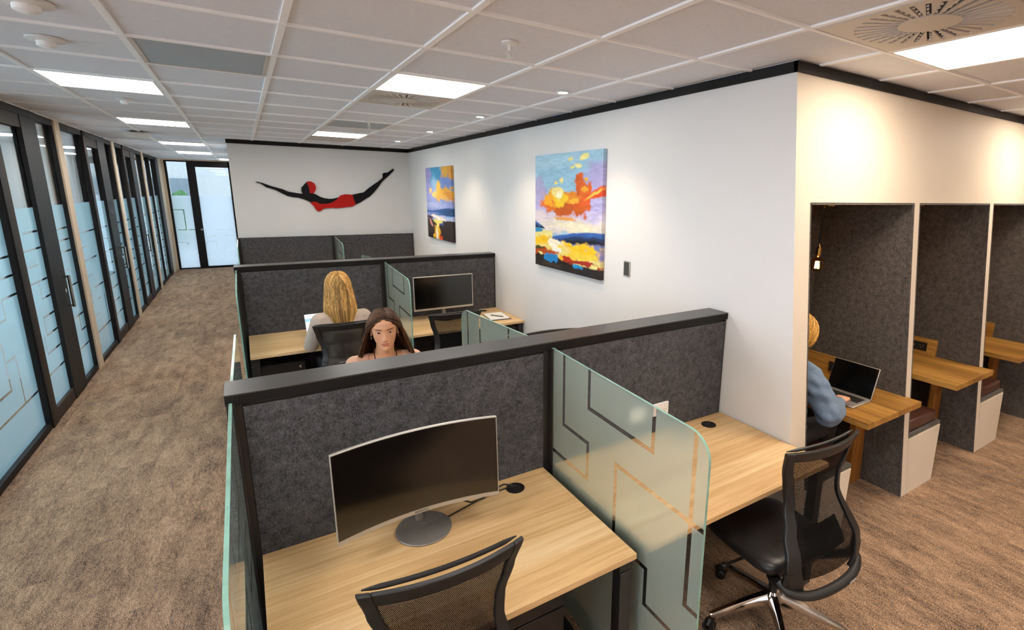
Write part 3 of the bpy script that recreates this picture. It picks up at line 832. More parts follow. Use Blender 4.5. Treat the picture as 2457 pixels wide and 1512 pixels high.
def desk(x0, x1, yb, direc, lab, legs=True):
    """yb = edge at the screen, direc -1 -> desk extends towards the camera"""
    t = thing('desk', lab, 'desk', ((x0+x1)/2, yb, 0), group='light oak bench desks')
    w = (x1-x0)/2; d = .728
    ya, yc = sorted((0, direc*d))
    bm = NB(); box(bm, -w, w, ya, yc, .698, .723)
    top = finish(bm, 'desk_top', M['oak'], t, bevel=.0012)
    gy_ = direc*.095
    bm = NB(); lathe(bm, [(.043, .7231), (.043, .7255), (.038, .7265), (.020, .7265), (.018, .7235)], (w-.20, gy_, 0), 36); finish(bm, 'cable_grommet', M['plastic'], t)
    for s in (-1, 1):
        bm = NB(); x = s*(w-.035); k = .028
        y_f = direc*(d-.04); y_r = direc*.05
        box(bm, x-k, x+k, min(y_f, y_r)-.02, max(y_f, y_r)+.02, .645, .695)
        box(bm, x-k, x+k, y_f-.025, y_f+.025, .003, .645); box(bm, x-k, x+k, y_r-.025, y_r+.025, .003, .645)
        box(bm, x-k, x+k, min(y_f, y_r)+.025, max(y_f, y_r)-.025, .003, .04)
        finish(bm, 'leg', M['blackmetal'], t, bevel=.002)
    bm = NB(); box(bm, -w+.07, w-.07, direc*.30-.02, direc*.30+.02, .655, .695); finish(bm, 'cross_rail', M['blackmetal'], t, smooth=False)
    return t
B0, B1, B2, B3 = -.068, 1.130, 1.196, WX-.006
for (yb, dr, l1, l2) in ((2.003, -1, 'oak desk nearest the camera, carrying the curved monitor', 'empty oak desk at right of the near glass divider, against the painting wall'),
                         (2.150, 1, 'oak desk of the brown-haired person, hidden behind the nearest screen', 'oak desk behind the nearest screen, right bay'),
                         (5.416, -1, 'oak desk of the blonde person, left bay of the second row', 'oak desk with the flat monitor and the notepad, second row right bay'),
                         (5.563, 1, 'oak desk behind the second screen, corridor side', 'oak desk behind the second screen, wall side'),
                         (8.786, -1, 'farthest oak desk, corridor side', 'farthest oak desk, wall side')):
    desk(B0, B1, yb, dr, l1); desk(B2, B3, yb, dr, l2)
def pedestal(x, y, direc, lab):
    """drawers facing direc side"""
    t = thing('drawer_pedestal', lab, 'drawer unit', (x, y, 0), group='black drawer pedestals under the desks')
    bm = NB(); ya, yc = sorted((0, -direc*.46)); box(bm, -.20, .20, ya, yc, .03, .60); finish(bm, 'cabinet', M['plastic'], t, bevel=.003)
    for i, (z0, z1) in enumerate(((.045, .305), (.312, .45), (.457, .592))):
        bm = NB(); a, b = sorted((direc*.001, direc*.018)); box(bm, -.197, .197, a, b, z0, z1); dr = finish(bm, 'drawer', M['blackmetal'], t, bevel=.002)
        if i == 2:
            bm = NB(); lathe(bm, [(.011, direc*.018), (.012, direc*.03), (.004, direc*.033)], (.16, 0, .56), 16, 'y'); finish(bm, 'lock_knob', M['chrome'], dr)
    for a in (-.16, .16):
        for b in (-.05, -.41):
            bm = NB(); lathe(bm, [(.016, -.01), (.016, .01)], (a, b*direc, .017), 14, 'x'); finish(bm, 'caster', M['plastic'], t)
pedestal(.72, 1.47, -1, 'black drawer pedestal under the curved-monitor desk')
pedestal(.13, 4.80, -1, 'black drawer pedestal with a silver lock under the blonde person\'s desk')
pedestal(2.1, 4.80, -1, 'black drawer pedestal under the notepad end of the flat-monitor desk')
pedestal(.95, 2.69, 1, 'black drawer pedestal under the brown-haired person\'s desk')

def text_part(name, s, size, loc, rot, m, parent, ext=.0003):
    cu = bpy.data.curves.new(name, 'FONT'); cu.body = s; cu.size = size; cu.extrude = ext; cu.align_x = 'CENTER'; cu.align_y = 'CENTER'; cu.space_character = 1.1
    o = bpy.data.objects.new(name, cu); COL.objects.link(o); o.parent = parent; o.location = loc; o.rotation_euler = rot
    cu.materials.append(m)
    bpy.context.view_layer.update()
    me = bpy.data.meshes.new_from_object(o); o2 = bpy.data.objects.new(name, me); COL.objects.link(o2); o2.parent = parent; o2.location = loc; o2.rotation_euler = rot
    bpy.data.objects.remove(o); bpy.data.curves.remove(cu); return o2

# curved monitor on the nearest desk
t = thing('curved_monitor', 'curved black monitor with silver rim and round steel foot on the nearest desk', 'monitor', (.487, 1.83, .7235))
W2, ZB, ZT = .297, .150, .484
TILT = .10
def ms(u, v, o=0.):
    a = u*.30
    x = W2*math.sin(a)/math.sin(.30)-.034; y = -.10-.045*(1-math.cos(a))/(1-math.cos(.30))+o
    z = ZB+(ZT-ZB)*v
    return Vector((x, y+(z-ZB)*TILT*.35, z))
bm = NB(); slab(bm, lambda u, v: ms(u, v), -1, 1, 0, 1, 24, 6, (0, .013, 0)); finish(bm, 'screen_housing', M['silver'], t, bevel=.002)
bm = NB(); slab(bm, lambda u, v: ms(u, v, -.0012), -.985, .985, .055, .985, 24, 4, (0, .001, 0)); finish(bm, 'display', M['screen'], t)
text_part('brand_lettering', 'SAMSUNG', .0105, tuple(ms(0, .027)+Vector((0, -.0012, 0))), (PI/2, 0, 0), M['plastic_g'], t)
bm = NB(); lathe(bm, [(.109, .0005), (.110, .004), (.108, .007), (.002, .0075)], (0, .01, 0), 56); finish(bm, 'foot', M['stand'], t)
bm = NB(); tube(bm, smooth_path([(0, .075, .007), (-.01, .075, .10), (-.03, .03, .22), (-.034, -.075, .27)]), .017, 16); finish(bm, 'neck', M['stand'], t)
mon_ = t
bm = NB(); tube(bm, [(-.16, .02, .06), (-.10, .01, .028), (-.04, .02, .022), (.03, .05, .030), (.08, .065, .026), (.12, .06, .012)], .004, 8)
tube(bm, [(-.30, -.01, .005), (-.2, .0, .004), (-.1, .03, .004), (0, .055, .006), (.09, .062, .006), (.12, .055, .006)], .0028, 8)
finish(bm, 'cable', M['plastic'], mon_, loc=(.80-.487, .03, 0))

# flat monitor in the second row
t = thing('flat_monitor', 'flat black monitor with thin silver frame in the second row, right bay', 'monitor', (1.715, 5.20, .7235))
bm = NB(); box(bm, -.322, .322, -.018, .012, .106, .466); finish(bm, 'screen_housing', M['silver'], t, bevel=.003)
bm = NB(); box(bm, -.312, .312, -.0195, -.0175, .128, .458); finish(bm, 'display', M['screen'], t, smooth=False)
bm = NB(); box(bm, -.018, .018, .012, .03, .01, .25); finish(bm, 'neck', M['stand'], t, bevel=.003)
bm = NB(); lathe(bm, [(.12, .0005), (.12, .006), (.11, .009), (.002, .009)], (0, .0, 0), 48); finish(bm, 'foot', M['plastic'], t)
# notepad + pen
t = thing('notepad', 'white paper notepad in a black holder on the second-row right desk', 'notepad', (2.225, 4.985, .7235), rz=-.12)
bm = NB(); box(bm, -.115, .115, -.16, .16, 0, .006); finish(bm, 'folder', M['plastic'], t, bevel=.002)
bm = NB(); box(bm, -.11, .102, -.15, .152, .0062, .012); finish(bm, 'paper', M['paper'], t, smooth=False)
t = thing('pen', 'dark pen lying across the white notepad', 'pen', (2.215, 4.96, .7405), rz=0)
bm = NB(); tube(bm, [(-.045, .065, 0), (-.04, .057, 0), (.04, -.06, 0), (.046, -.068, 0)], [.002, .005, .005, .003], 10); finish(bm, 'barrel', M['plastic'], t)

def laptop(loc, rz, lab, open_deg=108, scr='off'):
    """local: hinge along X at y=+.115, keyboard towards -y (user at -y)"""
    t = thing('laptop', lab, 'laptop', loc, rz)
    bm = NB(); box(bm, -.155, .155, -.11, .11, .0005, .014); finish(bm, 'base', M['silver'], t, bevel=.004)
    bm = NB()
    for r in range(5):
        for c in range(13):
            x = -.132+c*.0205; y = .075-r*.0205; box(bm, x, x+.0175, y-.0165, y, .0142, .0155)
    finish(bm, 'keyboard', M['plastic'], t, smooth=False)
    bm = NB(); box(bm, -.05, .05, -.095, -.035, .0142, .0146); finish(bm, 'trackpad', M['stand'], t, smooth=False)
    bm = NB(); box(bm, -.155, .155, -.004, .004, 0, .215)
    s = finish(bm, 'lid', M['silver'], t, bevel=.0035); s.location = (0, .112, .012); s.rotation_euler = (-math.radians(open_deg-90), 0, 0)
    bm = NB(); box(bm, -.151, .151, -.0052, -.0042, .006, .211)
    d = finish(bm, 'display', M['screen'] if scr == 'off' else M['docscreen'], s, smooth=False)
    return t
# a lit document screen for the far laptop
tt = NT('document_screen'); sx = tt.n('ShaderNodeSeparateXYZ', ins={0: tt.obj()})
z = sx.outputs['Z']; x = sx.outputs['X']
bar = tt.math('MULTIPLY', tt.math('GREATER_THAN', z, .145), tt.math('LESS_THAN', z, .175))
n1 = tt.noise(tt.mapping(tt.obj(), (30, 1, 60)), 1., 2)
c1 = tt.mix(bar, (.9, .94, 1, 1), (.20, .33, .42, 1)); c2 = tt.mix(tt.math('GREATER_THAN', n1, .62), c1, (.35, .45, .5, 1))
M['docscreen'] = tt.done(tt.n('ShaderNodeEmission', ins={'Color': c2, 'Strength': 1.6}))
laptop((3.28, 1.73, .7285), -PI/2, 'open silver laptop with black screen on the teak booth table')
laptop((.545, 4.93, .7235), .10, 'open laptop with lit screen, mostly hidden by the blonde person', scr='doc')

# paintings on the right wall ---------------------------------------------------
def vnoise(shape, fx, fy, seed, octv=4):
    r = np.random.RandomState(seed); h, w = shape; out = np.zeros(shape); amp = 1; tot = 0
    for o in range(octv):
        gxn, gyn = int(fx*2**o)+2, int(fy*2**o)+2
        g = r.rand(gyn+1, gxn+1)
        yy = np.linspace(0, gyn-1.001, h); xx = np.linspace(0, gxn-1.001, w)
        yi = yy.astype(int); xi = xx.astype(int); fy_ = yy-yi; fx_ = xx-xi
        fy_ = fy_*fy_*(3-2*fy_); fx_ = fx_*fx_*(3-2*fx_)
        a = g[yi][:, xi]; b = g[yi][:, xi+1]; c = g[yi+1][:, xi]; d = g[yi+1][:, xi+1]
        out += amp*((a*(1-fx_)+b*fx_)*(1-fy_)[:, None]+(c*(1-fx_)+d*fx_)*fy_[:, None]); tot += amp; amp *= .55
    return out/tot
def painting(name, lab, y0, y1, z0, z1, paintfn, nu, nv, th=.035):
    """canvas on the wall X=WX; u runs from the far side (y1) to the near side (y0)"""
    t = thing(name, lab, 'painting', (WX, (y0+y1)/2, z0))
    u = np.linspace(0, 1, nu)[None, :].repeat(nv, 0); v = np.linspace(0, 1, nv)[:, None].repeat(nu, 1)   # v=0 top
    C = paintfn(u, v, (nv, nu))
    hw = (y1-y0)/2; hh = z1-z0
    bm = NB(); box(bm, -th, -.002, -hw, hw, 0, hh)
    wrap = finish(bm, 'stretcher', plain('canvas_side_'+name, '6f7f93', .7), t, smooth=False)
    verts = np.zeros((nv*nu, 3)); verts[:, 0] = -th-.0015; verts[:, 1] = (hw-2*hw*u).ravel(); verts[:, 2] = (hh*(1-v)).ravel()
    verts[:, 0] -= (vnoise((nv, nu), 60, 60, 5, 2).ravel()-.5)*.002
    faces = []
    for j in range(nv-1):
        for i in range(nu-1):
            a = j*nu+i; faces.append((a, a+nu, a+nu+1, a+1))
    # wrap-around side strip facing the camera takes the colour of the nearest column
    base = len(verts); side = np.zeros((nv, 3)); side[:, 0] = -.002; side[:, 1] = -hw-.0015; side[:, 2] = (hh*(1-v[:, 0]))
    verts = np.vstack([verts, side])
    verts[:base].reshape(nv, nu, 3)[:, -1, 1] = -hw-.0015
    for j in range(nv-1):
        a = j*nu+nu-1; faces.append((a, a+nu, base+j+1, base+j))
    me = bpy.data.meshes.new('canvas'); me.from_pydata([tuple(p) for p in verts], [], faces)
    ca = me.color_attributes.new('Col', 'FLOAT_COLOR', 'POINT')
    cc = np.ones((len(verts), 4)); cc[:base, :3] = C.reshape(-1, 3); cc[base:, :3] = C[:, -1, :]*.97
    ca.data.foreach_set('color', cc.ravel().astype(np.float32))
    me.materials.append(M['paint']); o = bpy.data.objects.new('canvas', me); COL.objects.link(o); o.parent = t
M['paint'] = attr_mat('oil_paint', .45, .4, .15)
def L(h): return np.array(srgb(h)[:3])
class Pic:
    def __init__(s, u, v, shape, seed):
        s.u, s.v, s.sh = u, v, shape; s.C = np.zeros(shape+(3,)); s.seed = seed
        s.wu = (vnoise(shape, 9, 9, seed, 4)-.5); s.wv = (vnoise(shape, 9, 14, seed+1, 4)-.5)
        s.br = vnoise(shape, 14, 60, seed+2, 3)-.5; s.bv = vnoise(shape, 60, 16, seed+3, 3)-.5
    def fill(s, mask, c, var=.12, k=0):
        c = L(c); n = (s.br if k == 0 else s.bv)[..., None]
        col = np.clip(c*(1+n*var*3), 0, 1)
        m = np.clip(mask, 0, 1)[..., None]; s.C = s.C*(1-m)+col*m
    def blob(s, cu, cv, ru, rv, c, rag=1., soft=.12, rot=0, var=.12, k=0):
        du = s.u-cu+s.wu*.22*rag*min(1, 4*ru+.2); dv = s.v-cv+s.wv*.16*rag*min(1, 5*rv+.2)
        a, b = du*math.cos(rot)+dv*math.sin(rot), -du*math.sin(rot)+dv*math.cos(rot)
        d = 1-np.sqrt((a/ru)**2+(b/rv)**2); s.fill(d/soft+.5, c, var, k)
    def band(s, v0, v1, c, rag=.3, soft=.01, slope=0, var=.15, curve=None):
        vv = s.v+s.wv*.1*rag
        top = v0+slope*s.u+(curve(s.u) if curve else 0)
        m = np.minimum((vv-top)/soft+.5, (v1-vv)/soft+.5); s.fill(m, c, var)
def big_painting(u, v, sh):
    p = Pic(u, v, sh, 11)
    p.fill(np.ones(sh), '9cc3d8', .10)
    p.blob(.3, .14, .5, .16, '93bdd3', 1, .9); p.blob(.2, .06, .5, .06, 'a6cbdc', 1, .8)
    p.blob(.95, .27, .32, .17, 'a9a3d0', 1.1, .7, -.5); p.blob(.05, .33, .14, .12, '9c98c0', 1.2, .5, k=1)
    p.band(.40, .66, 'aaa4d2', 1.2, .08); p.band(.50, .62, 'c7bfd9', 1.2, .06)
    p.blob(.15, .55, .5, .05, 'd3c6cf', 1, .8); p.blob(.62, .61, .45, .055, 'e9dfbf', 1, .8); p.blob(.1, .64, .4, .03, 'e2d3cb', 1, .8)
    # clouds of fire
    p.blob(.42, .43, .30, .075, 'd96a12', 1.6, .25); p.blob(.60, .46, .26, .07, 'c95a10', 1.6, .3); p.blob(.72, .30, .12, .11, 'd25c10', 1.6, .25, .6)
    p.blob(.86, .355, .24, .035, 'd9581a', 1.4, .3, -.35); p.blob(.97, .33, .1, .035, 'd4451a', 1.3, .3)
    p.blob(.32, .37, .20, .07, 'efa417', 1.5, .3); p.blob(.55, .37, .12, .05, 'e78a1a', 1.4, .3); p.blob(.75, .30, .05, .035, 'eda22a', 1.2, .4)
    p.blob(.62, .39, .06, .022, 'f0b030', 1, .4); p.blob(.88, .34, .14, .012, 'f0b44a', 1, .5, -.35)
    p.blob(.40, .385, .12, .05, 'f6c71c', 1.2, .3); p.blob(.38, .33, .085, .05, 'f4dd86', 1., .3); p.blob(.39, .345, .04, .025, 'fbf0c2', .8, .4)
    p.blob(.43, .225, .035, .022, 'f0e08a', 1, .3); p.blob(.345, .245, .018, .015, 'f0dc80', 1, .3); p.blob(.80, .215, .022, .016, 'eeb63c', 1, .3)
    p.blob(.76, .045, .10, .022, 'efe28c', 1.2, .35); p.blob(.56, .055, .03, .014, 'e7dd8d', 1, .3); p.blob(.66, .11, .06, .018, 'eee39a', 1, .35); p.blob(.585, .125, .03, .012, 'eadf90', 1, .3)
    p.blob(.50, .545, .16, .013, 'e39a4a', 1.2, .5)
    # hills
    m = (v-(.585+.115*np.clip(u, 0, 1)/.34+p.wv*.02))/.008
    m = np.minimum(m, (.655-v+.0*u)/.008); m = np.minimum(m, (.36-u)/.02); p.fill(m, '3c66a4', .25)
    p.fill(np.minimum(m, (v-.62+p.wu*.05)/.02), '1c3050', .2)
    hill = .715-.085*np.clip(np.sin(np.clip((u-.27)/.9, 0, 1)*PI*.62), 0, 1)
    m = np.minimum((v-hill-p.wv*.012)/.008, (.735+.10*(u-.3)-v+p.wu*.03)/.012); m = np.minimum(m, (u-.27)/.03); p.fill(m, '3560a6', .25)
    p.fill(np.minimum(m, (v-hill-.028+p.wu*.05)/.02), '23355e', .3); p.fill(np.minimum(m, (v-hill-.055+p.wu*.05)/.02), '1c1c28', .3)
    # water
    w = np.minimum((v-.665-.02*(u < .3)+p.wv*.01)/.01, 1)
    below = np.where(u < .3, (v-.66)/.01, (v-(.735+.10*(u-.3)))/.012)
    p.fill(below, 'e8d98a', .15)
    p.blob(1.0, .80, .26, .055, '8d86bd', .8, .5); p.blob(.8, .765, .3, .022, '6d7fae', .8, .6); p.blob(.03, .665, .1, .018, '2f8ab4', .6, .5)
    p.blob(.18, .76, .32, .05, 'f0bf1a', 1.5, .3); p.blob(.65, .81, .28, .065, 'f3c21a', 1.6, .3); p.blob(.3, .82, .3, .04, 'ead27a', 1.2, .6); p.blob(.75, .85, .2, .035, 'f0c93e', 1.2, .4)
    p.blob(.35, .765, .10, .045, 'f8ead0', 1.5, .3); p.blob(.37, .83, .07, .03, 'fbf3e2', 1.4, .3); p.blob(.42, .79, .04, .02, 'f7d060', 1, .3)
    # shore
    sh_ = (v-(.865+.05*u+p.wv*.05+p.wu*.03))/.015; p.fill(sh_, '2c241f', .6)
    p.blob(.12, .855, .25, .035, 'b34a14', 1.6, .35); p.blob(.05, .83, .12, .02, '4b4a1e', 1.2, .4); p.blob(.55, .885, .14, .026, 'b83418', 1.8, .35); p.blob(.8, .905, .2, .02, 'a22a1c', 1.8, .4)
    p.blob(.28, .90, .085, .034, '1f7fc0', 1.6, .3); p.blob(.70, .955, .07, .02, '2491d0', 1.5, .3); p.blob(.44, .89, .03, .02, 'f0b31e', 1.2, .3); p.blob(.60, .93, .05, .018, '8b2a18', 1.5, .4)
    p.blob(.3, .965, .12, .02, '43392f', 1.5, .6); p.blob(.85, .975, .2, .02, '2a2428', 1.2, .6)
    return np.clip(p.C, 0, 1)
def small_painting(u, v, sh):
    p = Pic(u, v, sh, 31)
    p.fill(np.ones(sh), '7fa5d2', .10)
    p.blob(.05, .15, .3, .3, '9b94cf', .8, .8, k=1); p.blob(.42, .09, .22, .15, '3f93c0', 1.2, .4, k=1); p.blob(.28, .2, .14, .12, '5aa6cc', 1.1, .6, k=1); p.blob(.35, .24, .12, .1, '8fb8dc', 1, .7, k=1)
    p.blob(.85, .17, .25, .12, '6f8ac8', 1, .6, k=1); p.blob(.78, .04, .16, .09, 'd6a63c', 1.4, .35, k=1); p.blob(.97, .05, .1, .1, 'd99a3a', 1.2, .4, k=1)
    p.blob(.1, .45, .25, .2, '9aa0da', .8, .9)
    p.blob(.62, .37, .3, .08, 'eab64a', 1.6, .35, k=1); p.blob(.52, .27, .1, .09, 'edbb50', 1.3, .35, k=1); p.blob(.9, .37, .25, .08, 'e6a93e', 1.3, .35, .2); p.blob(.95, .41, .2, .05, 'e0953c', 1.2, .4, .3)
    p.blob(.33, .36, .1, .05, 'f4cf7a', 1.1, .4); p.blob(.16, .31, .06, .04, 'f0c878', 1, .4); p.blob(.75, .43, .3, .03, 'ecb85c', 1.1, .5, .2)
    p.band(.46, .60, '8d9cd6', .8, .05); p.blob(.3, .52, .5, .04, 'a9b4e2', .8, .9)
    hill = .60-.055*np.clip((u-.25)/.6, 0, 1)
    p.fill(np.minimum((v-hill-p.wv*.01)/.008, (.665-v)/.01), '2c5c9c', .2); p.fill(np.minimum(np.minimum((v-hill-.012)/.01, (.66-v)/.02), (u-.55)/.3), '1d4a78', .2)
    p.band(.655, .73, 'aeb6dc', .6, .015, .02); p.blob(.2, .64, .3, .02, '6f86c8', .8, .6); p.blob(.45, .70, .28, .028, 'efe6da', .9, .4, .1)
    p.fill((v-(.735-.03*np.abs(u-.5)+p.wv*.03))/.012, '2a2020', .35)
    p.blob(.1, .70, .16, .03, '4a3348', 1.2, .5); p.blob(.16, .775, .1, .03, 'd98a80', 1.2, .4, .6); p.blob(.55, .78, .1, .03, '3a62b0', 1.2, .5)
    p.blob(.45, .755, .17, .028, 'f3de6a', 1, .35); p.blob(.44, .81, .07, .05, 'f6e27c', .9, .35); p.blob(.42, .92, .16, .09, 'f2a41a', 1.2, .3); p.blob(.41, .88, .10, .07, 'f6c62c', 1.2, .35)
    p.blob(.40, .92, .045, .09, 'fdf3dc', 1, .4); p.blob(.58, .97, .07, .04, 'e2481a', 1.2, .35); p.blob(.28, .97, .06, .03, 'f6c62c', 1, .35)
    return np.clip(p.C, 0, 1)
painting('large_painting', 'large sunset painting with orange clouds and yellow water on the right wall', 3.285, 4.375, 1.372, 2.398, big_painting, 200, 250)
painting('small_painting', 'farther sunset painting with a dark shore and yellow glow on the right wall', 6.72, 7.83, 1.372, 2.392, small_painting, 130, 220)
t = thing('light_switch', 'grey wall switch plate right of the large painting', 'switch', (WX-.0005, 2.985, 1.505))
bm = NB(); box(bm, -.008, 0, -.036, .036, -.058, .058); finish(bm, 'plate', M['silver'], t, bevel=.002)
bm = NB(); box(bm, -.0095, -.0081, -.028, .032, -.05, .05); finish(bm, 'rocker', M['plastic_g'], t, bevel=.0005)

# swimmer wall sculpture --------------------------------------------------------
WYF = 8.858
_S = 6.3
def sw(px): return px
CAL = dict(yaw=0.5751070290145749, pitch=0.21359228291294738, roll=-0.015646239496039445, f=1215.904, cx=1228.5+148.56254, cy=756-28.72487)
def wall_pt(x, y, Y):
    """photo measurement -> metres on a wall at depth Y (used to size the flat sculpture)"""
    cy_, sy = math.cos(CAL['yaw']), math.sin(CAL['yaw']); cp, sp = math.cos(CAL['pitch']), math.sin(CAL['pitch'])
    f = Vector((sy*cp, cy_*cp, -sp)); ri = Vector((cy_, -sy, 0)); d = f.cross(ri)
    cr, sr = math.cos(CAL['roll']), math.sin(CAL['roll'])
    r2 = ri*cr+d*sr; d2 = -ri*sr+d*cr
    v = r2*((x-CAL['cx'])/CAL['f'])+d2*((y-CAL['cy'])/CAL['f'])+f
    return (v.x*Y/v.y, v.z*Y/v.y+H)
body = [(140, 357), (180, 355), (260, 375), (370, 415), (480, 445), (560, 468), (640, 503), (730, 518), (800, 530), (850, 535), (858, 522), (840, 505), (852, 492), (832, 490), (842, 476), (838, 462), (848, 455), (832, 440), (860, 425), (880, 395), (912, 365), (960, 420), (985, 500), (1010, 528), (1060, 545), (1120, 580), (1180, 600), (1260, 612), (1330, 608), (1400, 590), (1420, 575), (1500, 545), (1610, 550), (1700, 530), (1780, 515), (1850, 455), (1940, 390), (2010, 345), (2050, 310), (2070, 290), (2065, 240), (2085, 218), (2140, 215), (2180, 190), (2225, 155), (2240, 170), (2210, 210), (2150, 270), (2060, 350), (1990, 450), (1930, 520), (1870, 580), (1820, 605), (1740, 660), (1665, 695), (1600, 700), (1500, 700), (1300, 700), (1150, 695), (1060, 670), (975, 660), (930, 640), (880, 620), (800, 595), (700, 585), (620, 565), (540, 525), (440, 475), (350, 448), (310, 440), (260, 405), (210, 375), (150, 362)]
cap_ = [(912, 360), (940, 347), (985, 350), (1030, 375), (1058, 420), (1060, 460), (1045, 500), (1022, 530), (965, 528), (958, 470), (940, 410)]
suit = [(972, 668), (1020, 655), (1070, 660), (1110, 685), (1170, 690), (1240, 685), (1310, 665), (1370, 625), (1400, 590), (1430, 562), (1500, 542), (1560, 545), (1612, 555), (1628, 610), (1660, 695), (1610, 728), (1500, 738), (1400, 752), (1300, 748), (1210, 752), (1160, 768), (1130, 797), (1095, 800), (1065, 780), (1030, 722), (1000, 695)]
def sw_m(pts): return [wall_pt(590+x/_S, 380+y/_S, WYF-.02) for x, y in pts]
bp = sw_m(body); ox = sum(p[0] for p in bp)/len(bp); oz = sum(p[1] for p in bp)/len(bp)
t = thing('swimmer_wall_sculpture', 'flat black and red swimmer sculpture on the far wall', 'wall sculpture', (ox, WYF, oz))
RED = plain('gloss_red_panel', 'b81a14', .4, spec=.15)
for nm, pts, y0, y1, m in (('silhouette', body, -.022, -.004, plain('gloss_black_panel', '121114', .4, spec=.15)), ('red_swimsuit', suit, -.028, -.006, RED), ('red_cap', cap_, -.028, -.006, RED)):
    bm = NB(); prism(bm, [(a-ox, b-oz) for a, b in sw_m(pts)], lambda p, s: (p[0], (y0, y1)[s], p[1])); finish(bm, nm, m, t, smooth=False, bevel=0)
